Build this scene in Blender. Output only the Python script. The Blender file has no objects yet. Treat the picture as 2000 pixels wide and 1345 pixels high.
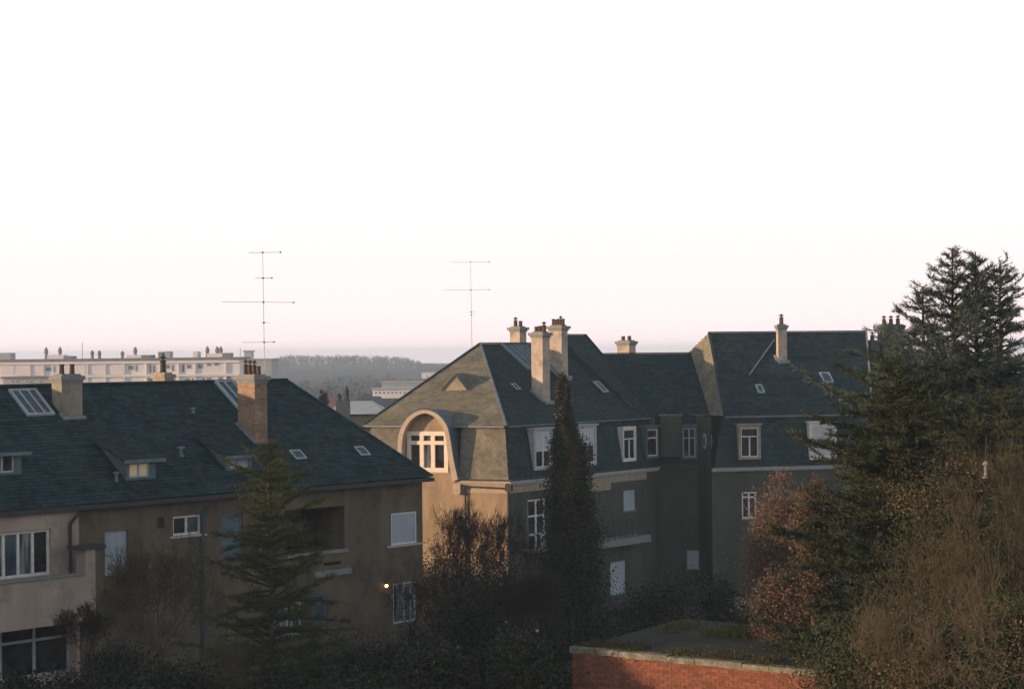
import bpy, math, random
import numpy as np
from mathutils import Vector, Matrix
random.seed(7)
rng = np.random.default_rng(7)
SC = bpy.context.scene
COL = SC.collection
rad = math.radians

# ------------------------------------------------------------------ camera
CZ = 13.0
ROLL, TILT, FPX = 0.0105, 17.5 / 3500, 3500.0
_f = np.array([0, math.cos(TILT), math.sin(TILT)])
_u0 = np.array([0, -math.sin(TILT), math.cos(TILT)])
_x0 = np.array([1.0, 0, 0])
_r = math.cos(ROLL) * _x0 - math.sin(ROLL) * _u0
_u = math.sin(ROLL) * _x0 + math.cos(ROLL) * _u0
CAMP = np.array([0, 0, CZ])
cd = bpy.data.cameras.new('camera')
cam = bpy.data.objects.new('camera', cd)
COL.objects.link(cam)
m = Matrix.Identity(4)
for i in range(3):
    m[i][0], m[i][1], m[i][2], m[i][3] = _r[i], _u[i], -_f[i], CAMP[i]
cam.matrix_world = m
cd.sensor_width = 36
cd.lens = 63.0
cd.clip_start = 0.2
cd.clip_end = 6000
SC.camera = cam

# ------------------------------------------------------------------ sky, sun, exposure
SUN_EL = 7.0
SUN_AZ = (-0.97, -0.22)                      # horizontal direction towards the sun
W = bpy.data.worlds.new('World')
SC.world = W
W.use_nodes = True
wn, wl = W.node_tree.nodes, W.node_tree.links
wn.clear()
w_out = wn.new('ShaderNodeOutputWorld')
w_bg = wn.new('ShaderNodeBackground')
sky = wn.new('ShaderNodeTexSky')
sky.sky_type = 'NISHITA'
sky.sun_disc = False
sky.sun_elevation = rad(SUN_EL)
sky.sun_rotation = math.atan2(SUN_AZ[0], SUN_AZ[1]) % (2 * math.pi)
sky.air_density = 1.0
sky.dust_density = 4.0
sky.ozone_density = 1.0
tc = wn.new('ShaderNodeTexCoord')
sp = wn.new('ShaderNodeSeparateXYZ')
mx = wn.new('ShaderNodeMath'); mx.operation = 'MAXIMUM'; mx.inputs[1].default_value = 0.015
cb = wn.new('ShaderNodeCombineXYZ')
wl.new(tc.outputs['Generated'], sp.inputs[0])
wl.new(sp.outputs[0], cb.inputs[0]); wl.new(sp.outputs[1], cb.inputs[1])
wl.new(sp.outputs[2], mx.inputs[0]); wl.new(mx.outputs[0], cb.inputs[2])
wl.new(cb.outputs[0], sky.inputs[0])
# thin bright evening overcast: milky white above, faintly pink at the horizon, all the way round
rp = wn.new('ShaderNodeValToRGB')
rp.color_ramp.interpolation = 'EASE'
rp.color_ramp.elements[0].position = 0.0
rp.color_ramp.elements[0].color = (12.3, 10.3, 10.4, 1)
for p_, c_ in ((.045, (12.0, 10.4, 10.4)), (.10, (11.6, 10.7, 10.6)), (.17, (11.2, 11.0, 10.7)), (.34, (11.2, 11.3, 11.0))):
    e = rp.color_ramp.elements.new(p_); e.color = (*c_, 1)
rp.color_ramp.elements[-1].position = 0.62
rp.color_ramp.elements[-1].color = (1.6, 2.6, 3.4, 1)
wl.new(mx.outputs[0], rp.inputs[0])
mixs = wn.new('ShaderNodeMixRGB')
mixs.inputs[0].default_value = 0.80
wl.new(sky.outputs[0], mixs.inputs[1]); wl.new(rp.outputs[0], mixs.inputs[2])
wl.new(mixs.outputs[0], w_bg.inputs[0])
w_bg.inputs[1].default_value = 0.10
wl.new(w_bg.outputs[0], w_out.inputs[0])

sd = bpy.data.lights.new('sun', 'SUN')
sd.energy = 5.0
sd.angle = rad(0.6)
sd.color = (1.0, 0.65, 0.38)
sun = bpy.data.objects.new('sun', sd)
COL.objects.link(sun)
ce = math.cos(rad(SUN_EL)); hn = math.hypot(*SUN_AZ)
sdir = Vector((SUN_AZ[0] / hn * ce, SUN_AZ[1] / hn * ce, math.sin(rad(SUN_EL))))
sun.rotation_euler = sdir.to_track_quat('Z', 'Y').to_euler()
sun.location = (-30, -10, 40)
SC.view_settings.view_transform = 'Standard'
SC.view_settings.look = 'None'
SC.view_settings.gamma = 1.0
SC.view_settings.use_curve_mapping = False
SC.view_settings.exposure = 0.25

# ------------------------------------------------------------------ geometry helpers
def V(*a): return np.array(a, float)
def ray(px, py): return _f + _r * (px - 1000) / FPX + _u * (672.5 - py) / FPX
def at(px, py, Y):
    d = ray(px, py); return CAMP + d * Y / d[1]
def hit(px, py, p0, n):
    d = ray(px, py); return CAMP + d * (np.dot(p0 - CAMP, n) / np.dot(d, n))
def atz(px, py, z):
    d = ray(px, py); return CAMP + d * (z - CZ) / d[2]
def unit(v): return v / np.linalg.norm(v)

class MB:
    def __init__(s): s.v = []; s.f = []
    def add(s, vs, fs):
        k = len(s.v); s.v += [tuple(map(float, p)) for p in vs]
        s.f += [tuple(i + k for i in f) for f in fs]; return s
    def box(s, o, a, b, c):
        o, a, b, c = map(np.asarray, (o, a, b, c))
        p = [o, o + a, o + a + b, o + b, o + c, o + a + c, o + a + b + c, o + b + c]
        fs = [(0, 3, 2, 1), (4, 5, 6, 7), (0, 1, 5, 4), (1, 2, 6, 5), (2, 3, 7, 6), (3, 0, 4, 7)]
        if np.dot(np.cross(a, b), c) < 0: fs = [f[::-1] for f in fs]
        return s.add(p, fs)
    def quad(s, *p): return s.add(p, [tuple(range(len(p)))])
    def prism(s, pts, vec):
        n = len(pts); a = [np.asarray(p, float) for p in pts]; b = [p + vec for p in a]
        fs = [tuple(range(n))[::-1], tuple(range(n, 2 * n))]
        fs += [(i, (i + 1) % n, n + (i + 1) % n, n + i) for i in range(n)]
        return s.add(a + b, fs)
    def tube(s, p0, p1, r0, r1=None, n=8, cap=True):
        r1 = r0 if r1 is None else r1
        p0, p1 = np.asarray(p0, float), np.asarray(p1, float)
        d = unit(p1 - p0); t = V(0, 0, 1) if abs(d[2]) < .9 else V(1, 0, 0)
        a = unit(np.cross(d, t)); b = np.cross(d, a)
        ring = [math.cos(2 * math.pi * i / n) * a + math.sin(2 * math.pi * i / n) * b for i in range(n)]
        vs = [p0 + q * r0 for q in ring] + [p1 + q * r1 for q in ring]
        fs = [(i, (i + 1) % n, n + (i + 1) % n, n + i) for i in range(n)]
        if cap: fs += [tuple(range(n))[::-1], tuple(range(n, 2 * n))]
        return s.add(vs, fs)
    def lathe(s, base, prof, n=10):
        k = len(prof); base = np.asarray(base, float); vs = []
        for r, z in prof:
            for i in range(n):
                a = 2 * math.pi * i / n
                vs.append(base + V(r * math.cos(a), r * math.sin(a), z))
        fs = [(j * n + i, j * n + (i + 1) % n, (j + 1) * n + (i + 1) % n, (j + 1) * n + i) for j in range(k - 1) for i in range(n)]
        fs += [tuple(range(n))[::-1], tuple((k - 1) * n + i for i in range(n))]
        return s.add(vs, fs)

def root_pos(o):
    while o is not None:
        if o.parent is None: return np.array(o.location)
        o = o.parent
    return V(0, 0, 0)

def mk(name, mb, mat, parent=None, kind=None, label=None, smooth=False, bevel=0):
    me = bpy.data.meshes.new(name)
    off = root_pos(parent) if parent is not None else V(0, 0, 0)
    if isinstance(mb, MB):
        me.from_pydata([tuple(np.array(p) - off) for p in mb.v], [], mb.f)
    else:
        co, fc = mb                                    # numpy: verts (N,3), faces (M,k)
        co = np.asarray(co, np.float32) - off.astype(np.float32)
        me.vertices.add(len(co)); me.vertices.foreach_set('co', co.ravel())
        k = fc.shape[1]
        me.loops.add(fc.size); me.loops.foreach_set('vertex_index', fc.ravel().astype(np.int32))
        me.polygons.add(len(fc))
        me.polygons.foreach_set('loop_start', np.arange(0, fc.size, k, dtype=np.int32))
        me.update(calc_edges=True)
    for mm in (mat if isinstance(mat, (list, tuple)) else [mat]): me.materials.append(mm)
    if smooth:
        me.polygons.foreach_set('use_smooth', [True] * len(me.polygons))
    o = bpy.data.objects.new(name, me); COL.objects.link(o)
    if parent is not None: o.parent = parent
    if bevel:
        b = o.modifiers.new('bevel', 'BEVEL'); b.width = bevel; b.segments = 2; b.limit_method = 'ANGLE'
    if kind: o['kind'] = kind
    if label: o['label'] = label
    return o

def thing(name, label, cat, loc=(0, 0, 0), group=None):
    o = bpy.data.objects.new(name, None); COL.objects.link(o)
    o.empty_display_size = .3
    o.location = [float(x) for x in loc]; o['label'] = label; o['category'] = cat
    if group: o['group'] = group
    return o
def tag(o, label, cat, group=None):
    o['label'] = label; o['category'] = cat
    if group: o['group'] = group
    return o
def copy_tree(o, loc, scale=1.0, rot=0.0, label=None):
    c = o.copy(); COL.objects.link(c); c.location = loc; c.rotation_euler = (0, 0, rot)
    c.scale = (scale, scale, scale) if not isinstance(scale, tuple) else scale
    if label: c['label'] = label
    for ch in o.children:
        d = ch.copy(); COL.objects.link(d); d.parent = c
    return c

# ------------------------------------------------------------------ materials
def mat(name, col, col2=None, rough=.8, scale=3.0, detail=6, bump=0.0, bscale=None, island=0.0,
        spec=.14, metal=0.0, streak=False, dirt=None, dirt_scale=.6, dirt_amt=.6, transl=0):
    M = bpy.data.materials.new(name); M.use_nodes = True
    N, L = M.node_tree.nodes, M.node_tree.links
    P = N['Principled BSDF']
    P.inputs['Roughness'].default_value = rough
    P.inputs['Metallic'].default_value = metal
    P.inputs['Specular IOR Level'].default_value = spec
    col2 = col2 or tuple(c * .7 for c in col)
    T = N.new('ShaderNodeTexCoord')
    src = T.outputs['Object']
    if streak:
        mp = N.new('ShaderNodeMapping'); mp.inputs['Scale'].default_value = (1, 1, .15)
        L.new(src, mp.inputs[0]); src = mp.outputs[0]
    nz = N.new('ShaderNodeTexNoise'); nz.inputs['Scale'].default_value = scale
    nz.inputs['Detail'].default_value = detail; nz.inputs['Roughness'].default_value = .65
    L.new(src, nz.inputs['Vector'])
    r = N.new('ShaderNodeValToRGB')
    r.color_ramp.elements[0].position = .34; r.color_ramp.elements[0].color = (*col2, 1)
    r.color_ramp.elements[1].position = .66; r.color_ramp.elements[1].color = (*col, 1)
    L.new(nz.outputs['Fac'], r.inputs[0])
    out = r.outputs[0]
    if dirt:
        n2 = N.new('ShaderNodeTexNoise'); n2.inputs['Scale'].default_value = dirt_scale
        n2.inputs['Detail'].default_value = 8; n2.inputs['Roughness'].default_value = .7
        L.new(T.outputs['Object'], n2.inputs['Vector'])
        r2 = N.new('ShaderNodeValToRGB')
        r2.color_ramp.elements[0].position = .48; r2.color_ramp.elements[0].color = (0, 0, 0, 1)
        r2.color_ramp.elements[1].position = .66; r2.color_ramp.elements[1].color = (dirt_amt,) * 3 + (1,)
        L.new(n2.outputs['Fac'], r2.inputs[0])
        mixd = N.new('ShaderNodeMixRGB'); L.new(r2.outputs[0], mixd.inputs[0])
        L.new(out, mixd.inputs[1]); mixd.inputs[2].default_value = (*dirt, 1)
        out = mixd.outputs[0]
    if island:
        g = N.new('ShaderNodeNewGeometry')
        mr = N.new('ShaderNodeMapRange'); mr.inputs[3].default_value = 1 - island; mr.inputs[4].default_value = 1 + island
        L.new(g.outputs['Random Per Island'], mr.inputs[0])
        mu = N.new('ShaderNodeMixRGB'); mu.blend_type = 'MULTIPLY'; mu.inputs[0].default_value = 1
        L.new(out, mu.inputs[1]); L.new(mr.outputs[0], mu.inputs[2]); out = mu.outputs[0]
    L.new(out, P.inputs['Base Color'])
    if bump:
        nb = N.new('ShaderNodeTexNoise'); nb.inputs['Scale'].default_value = bscale or scale * 6
        nb.inputs['Detail'].default_value = 5
        L.new(T.outputs['Object'], nb.inputs['Vector'])
        b = N.new('ShaderNodeBump'); b.inputs['Strength'].default_value = bump; b.inputs['Distance'].default_value = .02
        L.new(nb.outputs['Fac'], b.inputs['Height']); L.new(b.outputs[0], P.inputs['Normal'])
    if transl:
        tr = N.new('ShaderNodeBsdfTranslucent'); L.new(out, tr.inputs[0])
        ms = N.new('ShaderNodeMixShader'); ms.inputs[0].default_value = transl
        L.new(P.outputs[0], ms.inputs[1]); L.new(tr.outputs[0], ms.inputs[2])
        L.new(ms.outputs[0], N['Material Output'].inputs[0])
    return M

def brick_mat(name, d, n, c1, c2, mortar, bw=.22, bh=.075, ms=.012, bump=.5, dirt=None):
    """bricks laid along horizontal direction d (and n on the return faces)"""
    M = bpy.data.materials.new(name); M.use_nodes = True
    N, L = M.node_tree.nodes, M.node_tree.links
    P = N['Principled BSDF']; P.inputs['Roughness'].default_value = .85; P.inputs['Specular IOR Level'].default_value = .2
    T = N.new('ShaderNodeTexCoord'); S = N.new('ShaderNodeSeparateXYZ'); L.new(T.outputs['Object'], S.inputs[0])
    def mul(o, k):
        q = N.new('ShaderNodeMath'); q.operation = 'MULTIPLY'; q.inputs[1].default_value = k; L.new(o, q.inputs[0]); return q.outputs[0]
    ad = N.new('ShaderNodeMath'); ad.operation = 'ADD'
    L.new(mul(S.outputs[0], float(d[0] + n[0])), ad.inputs[0]); L.new(mul(S.outputs[1], float(d[1] + n[1])), ad.inputs[1])
    C = N.new('ShaderNodeCombineXYZ'); L.new(ad.outputs[0], C.inputs[0]); L.new(S.outputs[2], C.inputs[1])
    B = N.new('ShaderNodeTexBrick'); L.new(C.outputs[0], B.inputs['Vector'])
    B.inputs['Color1'].default_value = (*c1, 1); B.inputs['Color2'].default_value = (*c2, 1); B.inputs['Mortar'].default_value = (*mortar, 1)
    B.inputs['Scale'].default_value = 1; B.inputs['Brick Width'].default_value = bw; B.inputs['Row Height'].default_value = bh
    B.inputs['Mortar Size'].default_value = ms; B.inputs['Mortar Smooth'].default_value = .3
    nz = N.new('ShaderNodeTexNoise'); nz.inputs['Scale'].default_value = 2.2; nz.inputs['Detail'].default_value = 8; nz.inputs['Roughness'].default_value = .7
    L.new(T.outputs['Object'], nz.inputs['Vector'])
    mr = N.new('ShaderNodeMapRange'); mr.inputs[1].default_value = .3; mr.inputs[2].default_value = .7; mr.inputs[3].default_value = .55; mr.inputs[4].default_value = 1.3
    L.new(nz.outputs['Fac'], mr.inputs[0])
    mu = N.new('ShaderNodeMixRGB'); mu.blend_type = 'MULTIPLY'; mu.inputs[0].default_value = 1
    L.new(B.outputs[0], mu.inputs[1]); L.new(mr.outputs[0], mu.inputs[2])
    L.new(mu.outputs[0], P.inputs['Base Color'])
    b = N.new('ShaderNodeBump'); b.inputs['Strength'].default_value = bump; b.inputs['Distance'].default_value = .01; b.invert = True
    L.new(B.outputs['Fac'], b.inputs['Height']); L.new(b.outputs[0], P.inputs['Normal'])
    return M

def emis(name, col, s):
    M = bpy.data.materials.new(name); M.use_nodes = True
    P = M.node_tree.nodes['Principled BSDF']; P.inputs['Base Color'].default_value = (*col, 1)
    P.inputs['Emission Color'].default_value = (*col, 1); P.inputs['Emission Strength'].default_value = s
    return M

def glass_mat(name, base, curtain=None, amt=.5):
    """glass pane seen against a dark room, with folds of a curtain behind it if there is one"""
    M = bpy.data.materials.new(name); M.use_nodes = True
    N, L = M.node_tree.nodes, M.node_tree.links
    P = N['Principled BSDF']; P.inputs['Roughness'].default_value = .06; P.inputs['Specular IOR Level'].default_value = .5
    T = N.new('ShaderNodeTexCoord')
    mp = N.new('ShaderNodeMapping'); mp.inputs['Scale'].default_value = (1, 1, .12) if curtain else (1, 1, 1)
    L.new(T.outputs['Object'], mp.inputs[0])
    nz = N.new('ShaderNodeTexNoise'); nz.inputs['Scale'].default_value = 6 if curtain else 1.5; nz.inputs['Detail'].default_value = 3
    L.new(mp.outputs[0], nz.inputs['Vector'])
    r = N.new('ShaderNodeValToRGB')
    r.color_ramp.elements[0].position = .4; r.color_ramp.elements[0].color = (*base, 1)
    r.color_ramp.elements[1].position = .62; r.color_ramp.elements[1].color = (*(curtain or tuple(c * 2 + .01 for c in base)), 1)
    L.new(nz.outputs['Fac'], r.inputs[0]); L.new(r.outputs[0], P.inputs['Base Color'])
    # slightly wavy old glass
    n2 = N.new('ShaderNodeTexNoise'); n2.inputs['Scale'].default_value = 1.2
    b = N.new('ShaderNodeBump'); b.inputs['Strength'].default_value = .12; b.inputs['Distance'].default_value = .05
    L.new(T.outputs['Object'], n2.inputs['Vector']); L.new(n2.outputs['Fac'], b.inputs['Height']); L.new(b.outputs[0], P.inputs['Normal'])
    return M

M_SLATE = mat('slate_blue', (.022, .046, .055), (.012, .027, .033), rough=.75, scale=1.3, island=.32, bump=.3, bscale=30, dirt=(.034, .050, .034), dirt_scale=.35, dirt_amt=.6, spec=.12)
M_SLATE_SUNLIT = mat('slate_weathered_sunlit', (.21, .19, .15), (.105, .105, .09), rough=.8, scale=.8, island=.17, bump=.3, bscale=30, dirt=(.22, .19, .10), dirt_scale=.5, dirt_amt=.5, spec=.2)  # slate of the sunlit side: weathered, and paler with sunlight put into its colour
M_UNDER = mat('roof_board', (.03, .035, .035), rough=.9)
M_LEAD = mat('lead_flashing', (.26, .28, .30), (.15, .17, .19), rough=.55, scale=4, metal=.2, bump=.1)
M_ZINC = mat('zinc_sheet', (.17, .20, .24), (.10, .12, .15), rough=.5, scale=2, metal=.3, bump=.1)
M_GUTTER = mat('gutter_metal', (.05, .055, .06), rough=.6, scale=5)
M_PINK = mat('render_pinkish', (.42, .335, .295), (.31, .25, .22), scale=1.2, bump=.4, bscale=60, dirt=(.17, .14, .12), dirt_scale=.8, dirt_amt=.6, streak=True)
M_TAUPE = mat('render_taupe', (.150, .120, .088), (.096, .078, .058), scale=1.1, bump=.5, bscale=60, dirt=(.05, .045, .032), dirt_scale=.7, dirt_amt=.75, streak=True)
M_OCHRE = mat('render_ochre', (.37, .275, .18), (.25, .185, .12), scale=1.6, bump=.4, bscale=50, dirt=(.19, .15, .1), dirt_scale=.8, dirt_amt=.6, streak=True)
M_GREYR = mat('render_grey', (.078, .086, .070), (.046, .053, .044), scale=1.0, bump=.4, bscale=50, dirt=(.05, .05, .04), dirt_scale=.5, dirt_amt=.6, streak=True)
M_WHITE = mat('paint_white', (.66, .64, .62), (.52, .50, .48), rough=.5, scale=5, bump=.05)
M_WHITED = mat('paint_white_dull', (.40, .42, .45), (.30, .32, .35), rough=.6, scale=5)
M_CREAM = mat('paint_cream', (.47, .39, .31), (.34, .28, .22), rough=.6, scale=3, dirt=(.3, .23, .16), dirt_scale=1.5, dirt_amt=.4)
M_CREAMW = mat('paint_ivory', (.76, .68, .58), (.64, .56, .47), rough=.5, scale=4)
M_STONE = mat('sandstone', (.34, .29, .23), (.22, .19, .15), rough=.85, scale=4, bump=.3)
M_SILL = mat('sill_stone', (.22, .23, .23), (.16, .17, .17), rough=.8, scale=5, bump=.2)
M_BLUE = mat('paint_blue_grey', (.10, .15, .18), (.07, .11, .13), rough=.6, scale=4)
M_SHUT = mat('shutter_pale', (.36, .42, .49), (.28, .33, .39), rough=.6, scale=3, streak=True)
M_GLASS = glass_mat('glass_dark', (.012, .014, .016))
M_GLCUR = glass_mat('glass_curtain', (.03, .035, .04), (.22, .24, .27))
M_GLBLU = glass_mat('glass_sky', (.03, .045, .06))
M_WARM = emis('window_glow', (.50, .38, .24), .16)
M_LAMP = emis('lamp_glow', (1.0, .45, .12), 14)
M_DARK = mat('dark_recess', (.03, .024, .018), rough=.9)
M_POT = mat('terracotta', (.10, .062, .05), (.06, .042, .035), rough=.8, scale=8)
M_METAL = mat('antenna_metal', (.52, .46, .47), (.40, .36, .36), rough=.5, metal=.4)
M_PIPE = mat('pipe_brown', (.055, .045, .04), rough=.6)
M_PIPEB = mat('pipe_blue', (.06, .10, .12), rough=.6)

# ------------------------------------------------------------------ facade frame
class Facade:
    """vertical plane through p0,p1 (p0 left, p1 right as seen); o = metres towards the viewer"""
    def __init__(s, p0, p1):
        s.p0 = V(p0[0], p0[1], 0); s.p1 = V(p1[0], p1[1], 0)
        s.L = float(np.linalg.norm(s.p1 - s.p0)); s.d = unit(s.p1 - s.p0); s.n = V(s.d[1], -s.d[0], 0)
    def P(s, u, o, z): return s.p0 + s.d * u + s.n * o + V(0, 0, z)
    def uz(s, px, py, o=0):
        q = hit(px, py, s.p0 + s.n * o, s.n); return float(np.dot(q - s.p0, s.d)), float(q[2])
    def rect(s, x0, y0, x1, y1, o=0):
        xm, ym = (x0 + x1) / 2, (y0 + y1) / 2
        return s.uz(x0, ym, o)[0], s.uz(x1, ym, o)[0], s.uz(xm, y1, o)[1], s.uz(xm, y0, o)[1]
    def box(s, mb, u0, u1, o0, o1, z0, z1):
        return mb.box(s.P(u0, o0, z0), s.d * (u1 - u0), s.n * (o1 - o0), V(0, 0, z1 - z0))

def wall_open(F, u0, u1, z0, z1, ops, o=0.0, depth=.22):
    """wall skin with real openings and reveals, and a dark room surface behind"""
    mb = MB()
    us = sorted({u0, u1, *[min(max(x, u0), u1) for q in ops for x in q[:2]]})
    zs = sorted({z0, z1, *[min(max(x, z0), z1) for q in ops for x in q[2:4]]})
    for a, b in zip(us, us[1:]):
        for c, d in zip(zs, zs[1:]):
            mu, mz = (a + b) / 2, (c + d) / 2
            if any(q[0] < mu < q[1] and q[2] < mz < q[3] for q in ops): continue
            mb.quad(F.P(a, o, c), F.P(b, o, c), F.P(b, o, d), F.P(a, o, d))
    for q in ops:
        a, b, c, d = q[:4]; dp = q[4] if len(q) > 4 else depth
        mb.quad(F.P(a, o, c), F.P(a, o, d), F.P(a, o - dp, d), F.P(a, o - dp, c))
        mb.quad(F.P(b, o, d), F.P(b, o, c), F.P(b, o - dp, c), F.P(b, o - dp, d))
        mb.quad(F.P(a, o, c), F.P(a, o - dp, c), F.P(b, o - dp, c), F.P(b, o, c))
        mb.quad(F.P(a, o, d), F.P(b, o, d), F.P(b, o - dp, d), F.P(a, o - dp, d))
    return mb

def window(parent, F, R, o=-.16, cols=2, transom=None, fw=.07, fm=None, pm=None, sill=True, sillm=None, side=.0, dep=.06, label=None, name='window', blind=0, blindm=None):
    """frame mesh with pane and sill children; R = (u0,u1,z0,z1)"""
    fm = fm or M_WHITE; pm = pm or M_GLASS
    u0, u1, z0, z1 = R; mb = MB()
    B = lambda a, b, c, d, oo=0: F.box(mb, a, b, o, o + dep + oo, c, d)
    B(u0, u0 + fw, z0, z1); B(u1 - fw, u1, z0, z1); B(u0 + fw, u1 - fw, z0, z0 + fw); B(u0 + fw, u1 - fw, z1 - fw, z1)
    w = (u1 - u0 - 2 * fw) / cols
    for i in range(1, cols):
        c = u0 + fw + w * i; B(c - fw * .5, c + fw * .5, z0 + fw, z1 - fw, .008)
    if transom:
        zt = z0 + (z1 - z0) * transom; B(u0 + fw, u1 - fw, zt - fw * .45, zt + fw * .45, .014)
    fr = mk(name, mb, fm, parent, label=label)
    for i in range(cols):
        a = u0 + fw + w * i; b = a + w
        zz = [(z0 + fw * .5, z1 - fw * .5)] if not transom else [(z0 + fw * .5, z0 + (z1 - z0) * transom), (z0 + (z1 - z0) * transom, z1 - fw * .5)]
        for c, d in zz:
            mk('pane', F.box(MB(), a - .0, b - .0, o + .004, o + .02, c, d), pm[i % len(pm)] if isinstance(pm, list) else pm, fr)
    if blind:
        zb = z1 - (z1 - z0) * blind
        mb = MB(); k = max(3, int((z1 - zb) / .09)); h = (z1 - fw - zb) / k
        for j in range(k):
            F.box(mb, u0 + fw * .6, u1 - fw * .6, o + .022, o + .045 + .006 * (j % 2), zb + j * h, zb + (j + 1) * h - .012)
        mk('blind', mb, blindm or M_SHUT, fr)
    if sill:
        mk('sill', F.box(MB(), u0 - .06 - side, u1 + .06 + side, o, .07, z0 - .07, z0 - .002), sillm or M_SILL, fr)
    return fr

def clip_interval(poly, v):
    xs = []
    for (a, b), (c, d) in zip(poly, poly[1:] + poly[:1]):
        if (b <= v < d) or (d <= v < b): xs.append(a + (c - a) * (v - b) / (d - b))
    return (min(xs), max(xs)) if len(xs) >= 2 else None

def slates(pts, w=.24, exp=.17, th=.012, jitter=.006, holes=()):
    """slate courses over the planar convex polygon pts (world); every slate is a tilted slab"""
    pts = [np.asarray(p, float) for p in pts]
    n = unit(np.cross(pts[1] - pts[0], pts[2] - pts[0]))
    if n[2] < 0: n = -n
    U = unit(np.cross(V(0, 0, 1), n)); Vv = np.cross(n, U)
    o = pts[0]
    poly = [(float(np.dot(p - o, U)), float(np.dot(p - o, Vv))) for p in pts]
    v0 = min(p[1] for p in poly); v1 = max(p[1] for p in poly)
    mb = MB(); v = v0; k = 0
    while v < v1 - .02:
        iv = clip_interval(poly, min(v + exp * .5, v1 - .005))
        if iv:
            a, b = iv
            # slates start on a common grid so that courses break joint
            x = math.floor(a / w) * w - (w / 2 if k % 2 else 0)
            while x < b:
                l, r = max(x + .004, a), min(x + w - .004, b)
                if r - l > .03:
                    j = random.uniform(-jitter, jitter); h = random.uniform(.7, 1.3) * th
                    vl, vh = v - .005 + j, min(v + exp + .03, v1)
                    q = [o + U * l + Vv * vl + n * (h + .012), o + U * r + Vv * vl + n * (h + .012), o + U * r + Vv * vh + n * .006, o + U * l + Vv * vh + n * .006]
                    q2 = [o + U * l + Vv * vl + n * .002, o + U * r + Vv * vl + n * .002]
                    mb.add(q + q2, [(0, 1, 2, 3), (4, 5, 1, 0), (0, 3, 4), (1, 5, 2)])
                x += w
        v += exp; k += 1
    return mb

def strip(mb, p, q, w=.14, h=.05, n=None):
    """capping strip from p to q, w wide"""
    p, q = np.asarray(p, float), np.asarray(q, float); d = unit(q - p)
    n = V(0, 0, 1) if n is None else n
    s = unit(np.cross(d, n)); up = np.cross(s, d)
    return mb.box(p - s * w / 2 - up * h * .3, d * np.linalg.norm(q - p), s * w, up * h)

def chimney(parent, F, u0, u1, b0, b1, z0, z1, m, pots=2, cap=.10, potm=None, potr=.12, poth=.35, capm=None, along='u', two_cap=True, hood=False, name='chimney'):
    """stack between u0..u1 along the facade, b0..b1 behind it (negative o)"""
    st = mk(name, F.box(MB(), u0, u1, b0, b1, z0, z1), m, parent)
    mb = MB(); F.box(mb, u0 - cap, u1 + cap, b0 - cap, b1 + cap, z1, z1 + .14)
    if two_cap: F.box(mb, u0 - cap * .4, u1 + cap * .4, b0 - cap * .4, b1 + cap * .4, z1 - .1, z1 - .001)
    F.box(mb, u0 + .03, u1 - .03, b0 + .03, b1 - .03, z1 + .14, z1 + .2)
    mk('chimney_cap', mb, capm or m, st)
    for i in range(pots):
        t = (i + .5) / pots
        c = F.P(u0 + (u1 - u0) * (t if along == 'u' else .5), b0 + (b1 - b0) * (t if along != 'u' else .5), z1 + .18)
        hh = poth * random.uniform(.85, 1.15)
        prof = [(potr * 1.05, 0), (potr * .85, .06), (potr * .75, hh * .85), (potr * .9, hh * .88), (potr * .9, hh)]
        if hood or random.random() < .4: prof += [(potr * .3, hh + .03), (potr * .3, hh + .08), (potr * 1.15, hh + .09), (potr * .2, hh + .2)]
        mk('chimney_pot', MB().lathe(c, prof, 10), potm or M_POT, st, smooth=False)
    return st

class Roof:
    """sloping plane on a facade frame, from (o0,z0) at the eave to (o1,z1) at the ridge"""
    def __init__(s, F, o0, z0, o1, z1):
        s.F, s.o0, s.z0, s.k = F, o0, z0, (z1 - z0) / (o0 - o1)
        s.N = unit(F.n * s.k + V(0, 0, 1)); s.S = unit(-F.n + V(0, 0, s.k)); s.p = F.P(0, o0, z0)
    def z(s, o): return s.z0 + (s.o0 - o) * s.k
    def P(s, u, o): return s.F.P(u, o, s.z(o))
    def hit(s, px, py):
        q = hit(px, py, s.p, s.N); r = q - s.F.p0
        return float(np.dot(r, s.F.d)), float(np.dot(r, s.F.n)), float(q[2])

def skylight(parent, R, corners, cols, m=None, gm=None, proud=.10, fw=.07, label=None, name='skylight'):
    m = m or M_WHITED; gm = gm or M_ROOFGL; F = R.F
    us = [R.hit(*c) for c in corners]                   # tl, tr, br, bl
    u0 = (us[0][0] + us[3][0]) / 2; u1 = (us[1][0] + us[2][0]) / 2
    oT = (us[0][1] + us[1][1]) / 2; oB = (us[2][1] + us[3][1]) / 2
    O = R.P(u0, oB); w = u1 - u0; h = np.linalg.norm(R.P(0, oT) - R.P(0, oB)); S, N = R.S, R.N
    mb = MB()
    def bx(a, b, c, d, t=proud): mb.box(O + F.d * a + S * c - N * .02, F.d * (b - a), S * (d - c), N * (t + .02))
    bx(0, fw, 0, h); bx(w - fw, w, 0, h); bx(fw, w - fw, 0, fw); bx(fw, w - fw, h - fw, h)
    for i in range(1, cols): bx(w * i / cols - fw * .3, w * i / cols + fw * .3, fw, h - fw)
    f = mk(name, mb, m, parent, label=label)
    for i in range(cols):
        mk('pane', MB().box(O + F.d * (w * i / cols + fw * .3) + S * fw * .5, F.d * (w / cols - fw * .6), S * (h - fw), N * proud * .55), gm, f)
    return f

def depth_for(F, u, o, z, px):
    lo, hi = 0.05, 8
    for _ in range(40):
        mid = (lo + hi) / 2; v = F.P(u, o - mid, z) - CAMP
        x = 1000 + FPX * np.dot(v, _r) / np.dot(v, _f)
        if x > px: lo = mid
        else: hi = mid
    return (lo + hi) / 2

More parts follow.
